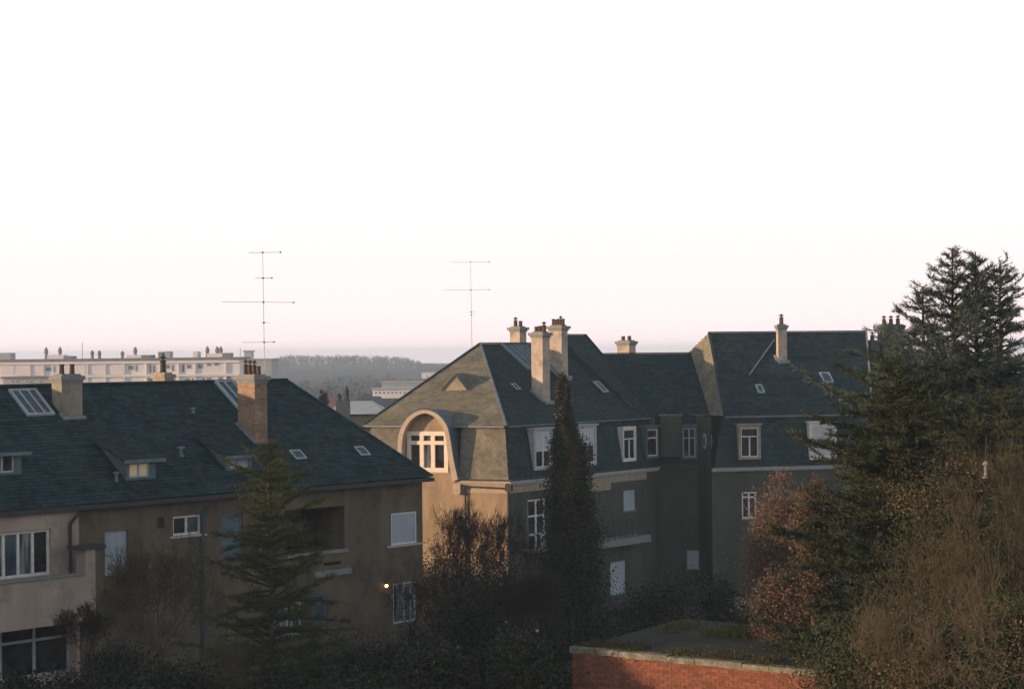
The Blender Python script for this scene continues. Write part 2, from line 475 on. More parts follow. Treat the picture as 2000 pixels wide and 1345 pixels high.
def roof_vent(parent, R, px, pyb, h, m=None, r=.05):
    u, o, z = R.hit(px, pyb); p = R.F.P(u, o, z - .03)
    return mk('roof_vent', MB().lathe(p, [(r * 1.6, 0), (r * 1.3, .06), (r, .08), (r, h * .75), (r * 2.2, h * .78), (r * 2.0, h * .9), (r * .4, h)], 8), m or M_ZINC, parent)

def lineint(F1, o1, F2, o2, z):
    """plan intersection of two facade lines shifted by their offsets"""
    a = F1.P(0, o1, 0); b = F2.P(0, o2, 0)
    A = np.array([[F1.d[0], -F2.d[0]], [F1.d[1], -F2.d[1]]])
    t = np.linalg.solve(A, (b - a)[:2]); p = a + F1.d * t[0]; return V(p[0], p[1], z)
M_ROOFGL = glass_mat('roof_glass', (.035, .05, .07), (.07, .09, .115))

# ================================================================== ground and hills
def grid_mesh(name, xs, ys, zf, m, kind='structure'):
    nx, ny = len(xs), len(ys)
    X, Y = np.meshgrid(xs, ys); Z = zf(X, Y)
    co = np.stack([X.ravel(), Y.ravel(), Z.ravel()], 1)
    i = np.arange((nx - 1) * (ny - 1)); a = (i // (nx - 1)) * nx + i % (nx - 1)
    fc = np.stack([a, a + 1, a + nx + 1, a + nx], 1)
    return mk(name, (co, fc), m, kind=kind, smooth=True)
M_GRASS = mat('lawn', (.030, .040, .018), (.022, .020, .012), rough=.95, scale=.5, bump=.6, bscale=8, dirt=(.05, .04, .025), dirt_scale=.12)
M_HILL = mat('hill_ground', (.055, .055, .045), (.035, .04, .035), rough=.95, scale=.02)
grid_mesh('ground', np.linspace(-1500, 1500, 60), np.linspace(-300, 2000, 60), lambda X, Y: 0 * X, M_GRASS)
def hillz(X, Y):
    prof = np.clip((Y - 900) / 300, 0, 1); prof = prof * prof * (3 - 2 * prof)
    return prof * (4.2 + .5 * np.sin(X / 55.) + .4 * np.sin(X / 23. + 1)) - .5
grid_mesh('hills', np.linspace(-1500, 1500, 160), np.linspace(880, 1990, 40), hillz, M_HILL)

# ================================================================== left terrace
ZE, ZR, OV, HD = 8.56, 12.10, .35, 4.65              # eave, ridge, overhang, ridge behind wall
E1 = atz(845, 930, ZE); E0 = atz(0, 997, ZE); E1[2] = E0[2] = 0
dL = unit(E1 - E0); nL = V(dL[1], -dL[0], 0)
WC = hit(825, 1000, E1 - nL * .35, nL); WC[2] = 0                       # right corner of the wall
FL = Facade(WC - dL * 50, WC)
UE = float(np.dot(E1 - WC, dL))                       # eave tip beyond the corner
RL = Roof(FL, OV, ZE, -HD, ZR)
roofhit = RL.hit; roofz = RL.z; nroof = RL.N
uAB = FL.uz(147, 1050)[0]; uBC = FL.uz(402, 1050)[0]; uEnd = FL.L; uA0 = uAB - 7.6
def row_house(label, u0, u1, hip=False, wallm=M_TAUPE, o_wall=0.0, ops=(), name='terraced_house', detailed=True):
    H = thing(name, label, 'house', FL.P((u0 + u1) / 2, -HD, 0))
    front = wall_open(FL, u0, u1, 0, ZE + .1, list(ops), o_wall)
    if o_wall: front.quad(FL.P(u1, 0, 0), FL.P(u1, o_wall, 0), FL.P(u1, o_wall, ZE + .1), FL.P(u1, 0, ZE + .1))
    mk('wall', front, wallm, H)
    back = MB(); D = 2 * HD
    back.quad(FL.P(u0, -D, 0), FL.P(u1, -D, 0), FL.P(u1, -D, ZE), FL.P(u0, -D, ZE))
    if hip: back.quad(FL.P(u1, 0, 0), FL.P(u1, -D, 0), FL.P(u1, -D, ZE + .1), FL.P(u1, 0, ZE + .1))
    else:
        back.quad(FL.P(u1, -.0, 0), FL.P(u1, -D, 0), FL.P(u1, -D, ZE), FL.P(u1, 0, ZE))
    back.quad(FL.P(u0, 0, 0), FL.P(u0, -D, 0), FL.P(u0, -D, ZE), FL.P(u0, 0, ZE))
    mk('back_wall', back, M_TAUPE, H)
    # roof: boards, slates, ridge
    ue = u1 + (UE if hip else 0); ur = ue - 2.7 if hip else u1
    a, b = FL.P(u0, OV, ZE), FL.P(ue, OV, ZE); c, d = FL.P(ur, -HD, ZR), FL.P(u0, -HD, ZR)
    e, f = FL.P(ue, -D - OV, ZE), FL.P(u0, -D - OV, ZE)
    rb = MB(); rb.quad(a, b, c, d); rb.quad(d, c, e, f)
    if hip: rb.quad(b, e, c)
    rb.quad(f, e, b, a)
    if not hip: rb.quad(b, e, c)
    rb.quad(a, d, f)
    rf = mk('roof', rb, M_UNDER, H)
    sl = slates([a, b, c, d], .25, .17)
    mk('slate', sl, M_SLATE, rf, kind='stuff')
    if detailed: mk('slate', slates([d, c, e, f][::-1], .30, .42), M_SLATE, rf, kind='stuff')
    if hip: mk('slate', slates([b, e, c], .25, .17), M_SLATE, rf, kind='stuff')
    rg = MB(); strip(rg, d + V(0, 0, .02), c + V(0, 0, .02), .22, .07)
    if hip: strip(rg, b + V(0, 0, .015), c + V(0, 0, .02), .16, .05); strip(rg, e, c + V(0, 0, .02), .16, .05)
    mk('ridge_tile', rg, M_SLATE, rf)
    ev = MB()
    FL.box(ev, u0, ue, OV - .02, OV + .10, ZE - .17, ZE - .04)
    FL.box(ev, u0, ue, .0, OV - .022, ZE - .10, ZE - .03)
    mk('gutter', ev, M_GUTTER, rf)
    return H, rf

# openings
RA1 = FL.rect(-24, 1037, 100, 1128, .2); RA2 = FL.rect(-60, 1222, 150, 1330, .2)
RB1 = FL.rect(205, 1036, 250, 1122); RB2 = FL.rect(338, 1006, 393, 1044); RBv = FL.rect(307, 1010, 321, 1031)
RC1 = FL.rect(432, 1002, 474, 1088); RC2 = FL.rect(556, 992, 673, 1078); RC3 = FL.rect(764, 1000, 814, 1062)
RCs = FL.rect(633, 1096, 666, 1103); RC4 = FL.rect(536, 1178, 589, 1240); RC5 = FL.rect(610, 1160, 638, 1216); RC6 = FL.rect(768, 1136, 813, 1215)

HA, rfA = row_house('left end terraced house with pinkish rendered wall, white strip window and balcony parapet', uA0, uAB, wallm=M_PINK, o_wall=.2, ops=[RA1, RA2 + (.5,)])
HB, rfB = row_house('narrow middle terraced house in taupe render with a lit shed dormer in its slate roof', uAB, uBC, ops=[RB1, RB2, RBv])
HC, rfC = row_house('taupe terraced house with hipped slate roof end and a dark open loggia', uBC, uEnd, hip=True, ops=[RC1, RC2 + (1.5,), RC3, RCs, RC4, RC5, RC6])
HD2, rfD = row_house('unseen slate roofed terraced house next to the pinkish one, added for its shadow', uA0 - 9.5, uA0, wallm=M_TAUPE, detailed=False)  # unseen houses from here on, added to throw the row's long shadow

HE2, rfE = row_house('unseen second slate roofed terraced house, added to shade the gardens', uA0 - 19, uA0 - 9.5, wallm=M_PINK, detailed=False)
HG2, rfG = row_house('last slate roofed terraced house of the row, well outside the picture', uA0 - 25.2, uA0 - 19, detailed=False)
window(HA, FL, RA1, o=.04, cols=4, fw=.085, pm=[M_GLCUR, M_GLBLU, M_GLCUR, M_GLASS], label='white four light strip window above the balcony')
window(HA, FL, RA2, o=-.25, cols=3, transom=.68, fw=.09, fm=M_WHITED, sill=False, label='wide white framed glazing under the balcony')
# balcony
o1 = 1.15
ub = FL.uz(187, 1180, o1)[0]; zt = FL.uz(95, 1130, o1)[1]; zb = FL.uz(95, 1222, o1)[1]
bal = MB(); FL.box(bal, uA0 + .02, ub, o1 - .14, o1, zb, zt); FL.box(bal, uA0 + .02, ub, .202, o1 - .141, zb, zb + .18)
bl = mk('balcony', bal, M_PINK, HA)
mk('parapet_coping', FL.box(MB(), uA0 + .02, ub - .36, o1 - .19, o1 + .05, zt + .002, zt + .07), M_SILL, bl)
up0 = FL.uz(150, 1090, o1)[0]; ztp = FL.uz(168, 1073, o1)[1]
mk('wing_wall', FL.box(MB(), ub - .34, ub, o1 - .5, o1 + .003, zt - .01, ztp), M_PINK, bl)
mk('wing_coping', FL.box(MB(), ub - .62, ub + .34, o1 - .56, o1 + .08, ztp + .002, ztp + .1), M_GUTTER, bl)
mk('balcony_post', FL.box(MB(), ub + .004, ub + .27, o1 - .5, o1 - .04, zb - 2.6, ztp), M_TAUPE, bl)
# middle house
window(HB, FL, RB1, o=-.14, cols=1, fw=.07, fm=M_WHITED, pm=M_SHUT, sill=False, blind=.95, name='balcony_door', label='pale door closed by a roller shutter')
window(HB, FL, RB2, o=-.12, cols=2, fw=.07, pm=[M_GLASS, M_GLBLU], side=.12, sillm=M_WHITED, label='small white two light window')
vt = MB()
for i in range(5):
    h = (RBv[3] - RBv[2]) / 5; FL.box(vt, RBv[0], RBv[1], -.1, -.07, RBv[2] + i * h, RBv[2] + i * h + h * .7)
FL.box(vt, RBv[0], RBv[1], -.2, -.15, RBv[2], RBv[3])
mk('vent_grille', vt, M_GUTTER, HB)
# right house
window(HC, FL, RC1, o=-.12, cols=1, fw=.07, fm=M_BLUE, pm=M_BLUE, sill=False, name='balcony_door', label='blue grey door behind the spruce')
lg = MB(); a, b, c, d = RC2
FL.box(lg, a + .02, b - .02, -1.5, -1.44, c + .02, d - .02)
mk('loggia_back', lg, M_DARK, HC)
window(HC, FL, (a + .1, a + .95, c + .05, d - .3), o=-1.40, cols=1, fm=M_WHITED, sill=False, label='white window inside the loggia')
window(HC, FL, (a + 1.3, b - .5, c + .05, d - .3), o=-1.40, cols=2, fm=M_DARK, sill=False, label='dark framed doors at the back of the loggia')
mk('loggia_rail', FL.box(MB(), a + .05, b + .1, -.02, .08, c - .10, c + .02), M_SILL, HC)
FLs = FL.rect(612, 1112, 683, 1123)
mk('string_course', FL.box(MB(), FLs[0], FLs[1], .002, .12, FLs[2], FLs[3]), M_SILL, HC)
mk('slot_back', FL.box(MB(), RCs[0], RCs[1], -.2, -.12, RCs[2], RCs[3]), M_DARK, HC)
window(HC, FL, RC3, o=-.08, cols=1, fw=.06, pm=M_SHUT, blind=.96, side=.15, sillm=M_WHITED, label='window with its pale blue roller shutter down')
window(HC, FL, RC4, o=-.1, cols=2, fw=.06, fm=M_WHITED, pm=M_GLCUR, label='pale ground floor window behind the spruce')
window(HC, FL, RC5, o=-.1, cols=1, fw=.08, fm=M_BLUE, pm=M_GLBLU, transom=.7, sill=False, label='narrow blue grey ground floor window')
window(HC, FL, RC6, o=-.1, cols=2, fw=.07, fm=M_WHITED, pm=M_GLCUR, sill=False, name='garden_door', label='garden door with pale curtains beside the wall lamp')
q = hit(755, 1143, FL.P(0, .12, 0), FL.n)
WL = thing('wall_lamp', 'small lit orange lamp on the taupe wall beside the garden door', 'lamp', q)
mk('lamp_glass', MB().lathe(q + V(0, 0, -.055), [(.02, 0), (.05, .03), (.055, .06), (.03, .10)], 10), M_LAMP, WL)
lb = MB(); lb.tube(q - FL.n * .12, q - FL.n * .0 + V(0, 0, .08), .015, n=6); lb.lathe(q + V(0, 0, .05), [(.085, 0), (.05, .04), (.01, .06)], 10)
mk('lamp_bracket', lb, M_GUTTER, WL)
# downpipes
def downpipe(parent, F, px, pytop, pybot, o, m=M_PIPE, r=.05, kick=.4, hopper=False):
    u, z1 = F.uz(px, pytop, o); z0 = F.uz(px, pybot, o)[1]
    mb = MB(); mb.tube(F.P(u, o, z0), F.P(u, o, z1 - .35), r)
    mb.tube(F.P(u, o, z1 - .35), F.P(u + kick, o + .18, z1), r)
    if hopper: F.box(mb, u - .13, u + .13, o - .08, o + .12, z1 - .45, z1 - .2)
    p = mk('downpipe', mb, m, parent)
    k = z0 + .3
    while k < z1 - .5: mk('pipe_clamp', MB().tube(F.P(u, o, k), F.P(u, o, k + .05), r * 1.35), m, p); k += 1.6
downpipe(HA, FL, 137, 1000, 1130, .29, r=.055, kick=.2)
downpipe(HB, FL, 396, 985, 1290, .07, m=M_PIPEB, r=.055, kick=.3)

# --- things in the slate roof
skylight(HA, RL, [(19, 764), (69, 762), (105, 811), (50, 815)], 3, fw=.08, label='long three light skylight near the ridge')
skylight(HB, RL, [(420, 746), (470, 744), (512, 800), (462, 803)], 3, fw=.10, label='three light skylight left of the tall chimney')
skylight(HC, RL, [(566, 880), (588, 880), (597, 897), (575, 897)], 1, proud=.06, fw=.05, label='small roof window left of the other')
skylight(HC, RL, [(693, 873), (712, 873), (721, 890), (702, 890)], 1, proud=.06, fw=.05, label='small roof window near the hip')

def shed_dormer(parent, x0, x1, yt, yb, rooftop, glazing, gm, fm, label, cols=2):
    xm = (x0 + x1) / 2
    _, of, zb_ = roofhit(xm, yb); of += .02
    u0, u1, z0, z1 = FL.rect(x0, yt, x1, yb, of)
    tu, to, tz = roofhit(*rooftop)
    F2 = Facade(FL.P(0, of, 0), FL.P(50, of, 0))
    g = F2.rect(*glazing); g = (max(g[0], u0 + .05), min(g[1], u1 - .05), max(g[2], z0 + .08), min(g[3], z1 - .05))
    fr = wall_open(F2, u0, u1, z0 - .1, z1, [g + (.12,)])
    for uu in (u0, u1):                                   # cheeks
        fr.quad(FL.P(uu, of, z0 - .1), FL.P(uu, of, z1), FL.P(uu, to, tz + .0), FL.P(uu, to, tz - .4))
    D = mk('dormer', fr, fm, parent, label=label)
    a, b = FL.P(u0 - .18, of + .22, z1 - .02), FL.P(u1 + .18, of + .22, z1 - .02)
    sl_ = (tz - z1) / (of - to)
    c, d = FL.P(u1 + .18, to, tz + .03), FL.P(u0 - .18, to, tz + .03)
    rb = MB(); nn = unit(np.cross(b - a, d - a)); nn = nn if nn[2] > 0 else -nn
    rb.prism([a, b, c, d], -nn * .08)
    mk('dormer_roof', rb, M_GUTTER, D)
    mk('slate', slates([a + nn * .004, b + nn * .004, c + nn * .004, d + nn * .004], .25, .17), M_SLATE, D, kind='stuff')
    gt = MB(); FL.box(gt, u0 - .2, u1 + .2, of + .2, of + .28, z1 - .10, z1 - .0)
    mk('gutter', gt, M_ZINC, D)
    # window inside (sub-part level: frame and panes)
    mb = MB(); a_, b_, c_, d_ = g; fw = .055
    for (p, q_, r_, s_) in [(a_, a_ + fw, c_, d_), (b_ - fw, b_, c_, d_), (a_ + fw, b_ - fw, c_, c_ + fw), (a_ + fw, b_ - fw, d_ - fw, d_)] + [((a_ + (b_ - a_) * i / cols) - .03, (a_ + (b_ - a_) * i / cols) + .03, c_ + fw, d_ - fw) for i in range(1, cols)]:
        F2.box(mb, p, q_, -.09, -.03, r_, s_)
    mk('window_frame', mb, M_WHITED if fm is not M_WHITE else M_WHITE, D)
    mk('pane', F2.box(MB(), a_ + .01, b_ - .01, -.11, -.075, c_ + .01, d_ - .01), gm, D)
    return D
shed_dormer(HB, 246, 304, 896, 936, (200, 850), (252, 903, 292, 933), M_WARM, M_BLUE, 'shed dormer with a warm lit window')
shed_dormer(HC, 443, 492, 888, 918, (405, 849), (449, 893, 485, 916), M_SHUT, M_BLUE, 'shed dormer with pale window beside the chimney foot')
shed_dormer(HA, -55, 42, 884, 929, (-60, 846), (-42, 887, 28, 925), M_GLASS, M_BLUE, 'shed dormer with white window at the picture edge', cols=3)

roof_vent(HB, RL, 227, 939, .34, M_ZINC); roof_vent(HC, RL, 377, 806, .22); roof_vent(HC, RL, 353, 890, .36, r=.07)

M_BRK = brick_mat('stack_brick_buff', dL, nL, (.34, .22, .15), (.24, .155, .11), (.20, .165, .13))
M_BRKD = brick_mat('stack_brick_dull', dL, nL, (.22, .17, .13), (.17, .13, .10), (.14, .12, .10))
# chimney 1
M_STK1 = mat('stack_render_grey', (.30, .265, .22), (.19, .17, .145), rough=.9, scale=2.5, bump=.4, dirt=(.10, .10, .08), dirt_scale=1.5, dirt_amt=.7)
u, o, z = roofhit(141, 813); u0 = FL.uz(121, 780, o)[0]; u1 = FL.uz(161, 780, o)[0]; z1 = FL.uz(141, 742, o)[1]
dp = depth_for(FL, u0, o, 12, 101)
ch1 = chimney(HB, FL, u0, u1, o - dp, o, z - .5, z1, M_STK1, pots=2, cap=.07, potr=.1, poth=.32, capm=M_SILL)
fl = MB(); FL.box(fl, u0 - .05, u1 + .05, o, o + .14, z - .12, z + .02); FL.box(fl, u0 - .06, u0 - .003, o - 1.4, o, z, z + .12)
mk('flashing', fl, M_LEAD, ch1)
# chimney 2
u, o, z = roofhit(505, 868); u0 = FL.uz(498, 800, o)[0]; u1 = FL.uz(522, 800, o)[0]; z1 = FL.uz(510, 742, o)[1]
dp = depth_for(FL, u0, o, 12, 464)
ch2 = chimney(HC, FL, u0, u1, o - dp, o, z - .6, z1, M_BRK, pots=4, cap=.10, potr=.09, poth=.32, along='o', capm=M_SILL)
fl = MB(); strip(fl, FL.P(u0 - .06, o + .1, z + .05), FL.P(u0 - .06, o - dp, roofz(o - dp) + .05), .12, .06)
mk('flashing', fl, M_LEAD, ch2)
# antenna mast 1 behind that chimney
def mast(label, px0, py0, px1, py1, Y, booms, r=.016):
    a = at(px1, py1, Y); b = at(px0, py0, Y)
    T = thing('tv_antenna', label, 'antenna', (a[0], a[1], a[2] - 1.0))
    mk('mast', MB().tube(a - V(0, 0, 1.0), b, r, r * .7, 7), M_METAL, T)
    for (x0, x1, y, ang, nel, el, tilt) in booms:
        t = (y - py0) / (py1 - py0); c = b + (a - b) * t
        sc = Y / FPX; L0, L1 = (px0 - x0) * sc, (x1 - px0) * sc
        bd = V(1, 0, tilt)                                       # boom is across the view, elements point away
        bm = MB().tube(c - bd * L0, c + bd * L1, .008, n=5)
        c2 = MB(); c2.box(c - V(.03, .03, .03), V(.06, 0, 0), V(0, .06, 0), V(0, 0, .06))
        B = mk('antenna_boom', bm, M_METAL, T); mk('boom_clamp', c2, M_GUTTER, B)
        if abs(x1 - x0) > 25: mk('boom_end', MB().box(c + bd * L1 - V(.03, .025, .025), V(.06, 0, 0), V(0, .05, 0), V(0, 0, .05)), M_GUTTER, B)
        for k in range(nel):
            s = -L0 + (L0 + L1) * (k + .5) / nel; q = c + bd * s
            ev = V(math.sin(ang), math.cos(ang), 0) * el * random.uniform(.85, 1.1)
            mk('antenna_element', MB().tube(q - ev, q + ev, .004, n=4), M_METAL, B)
mast('tall television antenna mast with crossed booms behind the buff brick chimney', 513, 492, 517, 722, 68,
     [(485, 548, 487 + 6, .2, 6, .25, 0), (498, 530, 543, .3, 5, .3, 0), (432, 572, 590, .1, 9, .45, -.02), (507, 524, 630, .4, 2, .2, 0), (470, 532, 668, .2, 6, .2, 0)])
# little stack behind ridge
o = -6.2; u0 = FL.uz(322, 750, o)[0]; u1 = FL.uz(339, 750, o)[0]; z1 = FL.uz(330, 738, o)[1]
dp = depth_for(FL, u0, o, 12.3, 298)
chimney(HB, FL, u0, u1, o - dp, o, 9.5, z1, M_STONE, pots=1, cap=.06, two_cap=False, potr=.13, poth=.45, potm=M_GUTTER, hood=True)

# ================================================================== right hand houses
ZC = 6.93; ZB = 9.60                                  # cornice, break of the mansard
CC = at(993, 943, 84); CC[2] = 0
A1 = atz(1280, 915, ZC); A1[2] = 0
FA = Facade(CC, A1)                                   # shaded facade, receding to the right
LB = at(698, 900, 86.8); LB[2] = 0
FB = Facade(LB, CC)                                   # sunlit facade, facing left
FW = Facade((6.2, 94.2), (12.2, 94.2))                # recessed link
C0 = atz(1390, 917, ZC); C0[2] = 0; cth = rad(12)
FC = Facade(C0, C0 + V(math.cos(cth), math.sin(cth), 0) * 24)
RA = Roof(FA, -.25, ZB, -5.75, 13.5)
def ridge_u(F, o, z, px):
    lo, hi = -5, 40
    for _ in range(50):
        m_ = (lo + hi) / 2; v = F.P(m_, o, z) - CAMP
        if 1000 + FPX * np.dot(v, _r) / np.dot(v, _f) < px: lo = m_
        else: hi = m_
    return (lo + hi) / 2
uAP = ridge_u(FA, -5.75, 13.5, 938); uPT = ridge_u(FA, -5.75, 13.5, 1088)
uR2 = ridge_u(FA, -5.75, 13.95, 1143)
AP = FA.P(uAP, -5.75, 13.5)
HR = thing('corner_house', 'corner house with mansard roof, sunlit ochre end wall and arched dormer', 'house', FA.P(2, -4, 0))
HM = thing('mansard_house', 'narrow slate roofed house with the higher ridge between the cream chimneys and the recessed link', 'house', FA.P(9, -4, 0))
HW = thing('link_house', 'low recessed slate link between the corner house and the camera facing mansard house', 'house', (9, 97, 0))
HCx = thing('mansard_house', 'mansard house with long high ridge facing the camera, right of the recessed link', 'house', FC.P(5, -4, 0))

uP = uPT                                             # party wall between the corner house and its neighbour
# ---- openings
WA1 = FA.rect(1031, 974, 1066, 1076)
WA2 = FA.rect(1218, 957, 1240, 996); WA3 = FA.rect(1192, 1096, 1222, 1160)
if True:
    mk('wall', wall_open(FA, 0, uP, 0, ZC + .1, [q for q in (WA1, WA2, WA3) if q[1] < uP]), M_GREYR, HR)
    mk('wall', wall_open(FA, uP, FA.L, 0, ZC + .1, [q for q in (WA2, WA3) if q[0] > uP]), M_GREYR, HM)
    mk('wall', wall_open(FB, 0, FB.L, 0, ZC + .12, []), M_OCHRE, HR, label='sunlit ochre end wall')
    eL = FB.P(.2, -.25, ZB); BK = eL + V(1.2, 6.5, 0)
    bw = MB(); b0 = FB.P(0, 0, 0); b1 = b0 + V(1.2, 6.5, 0); b2 = FA.P(uP, -11, 0); b3 = FA.P(FA.L, -11, 0)
    for p, q in ((b0, b1), (b1, b2)): bw.quad(p, q, q + V(0, 0, ZB), p + V(0, 0, ZB))
    mk('back_wall', bw, M_TAUPE, HR)
    bw = MB()
    for p, q in ((b2, b3), (b3, FA.P(FA.L, 0, 0))): bw.quad(p, q, q + V(0, 0, ZB), p + V(0, 0, ZB))
    mk('back_wall', bw, M_TAUPE, HM)
# ---- mansard slope and upper roof of corner house
def mans(parent, F, ua, ub, ua2, ub2, m=M_SLATE, z0=ZC + .12, z1=ZB - .06, o0=.04, o1=-.42, exp=.16, w_=.22):
    a, b, c, d = F.P(ua, o0, z0), F.P(ub, o0, z0), F.P(ub2, o1, z1), F.P(ua2, o1, z1)
    r_ = mk('mansard', MB().quad(a, b, c, d), M_UNDER, parent)
    mk('slate', slates([a, b, c, d], w_, exp), m, r_, kind='stuff'); return r_
k0 = lineint(FB, .04, FA, .04, ZC + .12); k1 = lineint(FB, -.42, FA, -.42, ZB - .06)
ubk = float(np.dot(k1 - FB.p0, FB.d)); uak = float(np.dot(k1 - FA.p0, FA.d))
ub0 = float(np.dot(k0 - FB.p0, FB.d)); ua0 = float(np.dot(k0 - FA.p0, FA.d))
dx0 = FB.uz(776, 880, .35)[0]; dx1 = FB.uz(891, 880, .35)[0]
mans(HR, FB, 0, dx0 + .02, .15, dx0 + .02, M_SLATE_SUNLIT); mans(HR, FB, dx1 - .02, ub0, dx1 - .02, ubk, M_SLATE_SUNLIT)
mans(HR, FA, ua0, uP, uak, uP); mans(HM, FA, uP, FA.L, uP, FA.L)
e0 = lineint(FB, -.22, FA, -.22, ZB); eP = FA.P(uP, -.22, ZB); eE = FA.P(FA.L + .3, -.22, ZB)
rP = FA.P(uPT, -5.75, 13.5)
def roofpoly(name, parent, pts, m, w=.24, exp=.17, sl=True):
    mb = MB().quad(*pts); r_ = mk(name, mb, M_UNDER, parent)
    if sl: mk('slate', slates(pts, w, exp), m, r_, kind='stuff')
    return r_
uPr = uPT
rfR = roofpoly('roof', HR, [e0, eP, FA.P(uPr, -5.75, 13.5), AP], M_SLATE)
roofpoly('roof', HR, [eL, e0, AP], M_SLATE_SUNLIT)
bP = FA.P(uPr, -11.2, ZB)
roofpoly('roof', HR, [BK, eL, AP], M_SLATE, sl=False); roofpoly('roof', HR, [AP, FA.P(uPr, -5.75, 13.5), bP, BK], M_SLATE, sl=False)
hp = MB(); strip(hp, e0 + V(0, 0, .03), AP + V(0, 0, .05), .1, .04); mk('hip_capping', hp, M_LEAD, rfR)
hp = MB(); strip(hp, eL + V(0, 0, .02), AP + V(0, 0, .04), .14, .05); strip(hp, AP + V(0, 0, .03), FA.P(uPr, -5.75, 13.53), .2, .06); mk('ridge_tile', hp, M_SLATE, rfR)
# lip under the upper roof
lp = MB(); FB.box(lp, .1, ubk + .02, -.45, -.20, ZB - .085, ZB - .012); lpA = MB(); FA.box(lpA, uak, uP, -.45, -.20, ZB - .085, ZB - .012)
mk('roof_lip', lp, M_LEAD, rfR); mk('roof_lip', lpA, M_ZINC, rfR)
# neighbour
r2a, r2b = FA.P(uPr, -5.75, 13.95), FA.P(uR2, -5.75, 13.95)
rfM = roofpoly('roof', HM, [eP, eE, r2b, r2a], M_SLATE)
bE = FA.P(FA.L + .3, -11.2, ZB)
roofpoly('roof', HM, [eE, bE, r2b], M_SLATE); roofpoly('roof', HM, [r2a, r2b, bE, bP], M_SLATE, sl=False)
pw = MB(); pw.quad(eP, r2a, bP); mk('party_wall', pw, M_SLATE, HM)
hp = MB(); strip(hp, r2a + V(0, 0, .03), r2b + V(0, 0, .03), .2, .06); strip(hp, eE + V(0, 0, .03), r2b + V(0, 0, .03), .16, .05); mk('ridge_tile', hp, M_SLATE, rfM)
lpA = MB(); FA.box(lpA, uP, FA.L + .2, -.45, -.20, ZB - .085, ZB - .012); mk('roof_lip', lpA, M_ZINC, rfM)
# ---- cornices
def cornice(parent, F, u0, u1, m, frieze=None, z=ZC, proud=.26):
    mb = MB(); F.box(mb, u0, u1, -.02, proud, z, z + .10); F.box(mb, u0, u1, .002, proud * .55, z - .10, z - .001)
    c = mk('cornice', mb, m, parent)
    gt = MB(); F.box(gt, u0, u1, proud - .12, proud + .03, z + .10, z + .17); mk('gutter', gt, M_GUTTER, c)
    if frieze: mk('frieze', F.box(MB(), u0, u1, .002, .045, z - .48, z - .101), frieze, c)
    return c
cornice(HR, FB, FB.uz(893, 940)[0], FB.L + .20, M_CREAM, M_CREAM)
cornice(HR, FA, -.02, uP - .01, M_WHITED, M_STONE); cornice(HM, FA, uP, FA.L + .1, M_WHITED)
fz = FA.rect(1150, 944, 1192, 958); mk('frieze', FA.box(MB(), fz[0], fz[1], .002, .04, fz[2], fz[3]), M_STONE, HR)
# scroll bracket under the arched dormer flare
bz = FB.rect(889, 944, 903, 965); pts = []
for i in range(9):
    a_ = -math.pi / 2 * 0 + math.pi * i / 8
    pts.append(FB.P((bz[0] + bz[1]) / 2 - math.cos(a_) * (bz[1] - bz[0]) / 2, .05, bz[2] + .12 - math.sin(a_) * .12))
pts += [FB.P(bz[1], .05, bz[3]), FB.P(bz[0], .05, bz[3])]
mk('bracket', MB().prism(pts, FB.n * .22), M_CREAM, HR)
# ---- arched dormer
outer = [(776, 945), (776, 862), (781, 838), (793, 817), (810, 804), (828, 799), (846, 803), (860, 813), (870, 826), (876, 840), (880, 862), (885, 895), (894, 936)]
inner = [(783, 945), (784, 865), (789, 841), (799, 823), (813, 811), (828, 806), (843, 810), (855, 820), (864, 832), (869, 847), (872, 868), (876, 900), (883, 941)]
oF = .40
def chaikin(P, k=2):
    for _ in range(k):
        Q = [P[0]]
        for a, b in zip(P, P[1:]): Q += [(a[0] * .75 + b[0] * .25, a[1] * .75 + b[1] * .25), (a[0] * .25 + b[0] * .75, a[1] * .25 + b[1] * .75)]
        P = Q + [P[-1]]
    return P
O12 = [FB.uz(x, y, oF) for x, y in outer]
outer, inner = chaikin(outer), chaikin(inner)
PO = [FB.uz(x, y, oF) for x, y in outer]; PI = [FB.uz(x, y, oF) for x, y in inner]
rim = MB()
for i in range(len(PO) - 1):
    a, b, c, d = PO[i], PO[i + 1], PI[i + 1], PI[i]
    rim.prism([FB.P(*[p[0], -.12, p[1]]) for p in (a, b, c, d)], FB.n * (oF + .12))
DM = mk('arched_dormer', rim, M_CREAM, HR)
br = MB()
for i in range(1, len(PO) - 2):
    a, b = PO[i], PO[i + 1]
    e1_ = lambda p: (p[0] - .0, p[1] + .012)
    a2, b2 = e1_(a), e1_(b)
    back = -2.6
    br.quad(FB.P(a2[0], oF - .06, a2[1]), FB.P(b2[0], oF - .06, b2[1]), FB.P(b2[0], back, b2[1] - .05), FB.P(a2[0], back, a2[1] - .05))
mk('barrel_roof', br, M_ZINC, DM, smooth=True)
# flanks of the dormer below the arch
ck = MB()
ck.quad(FB.P(O12[1][0], -.1, ZC), FB.P(O12[1][0], -.1, O12[1][1]), FB.P(O12[1][0], -1.2, O12[1][1]), FB.P(O12[1][0], -1.2, ZC))
ck.quad(FB.P(O12[8][0], -.1, O12[11][1]), FB.P(O12[8][0], -.1, O12[8][1]), FB.P(O12[8][0], -1.2, O12[8][1]), FB.P(O12[8][0], -1.2, O12[11][1]))
mk('dormer_cheek', ck, M_SLATE_SUNLIT, DM)
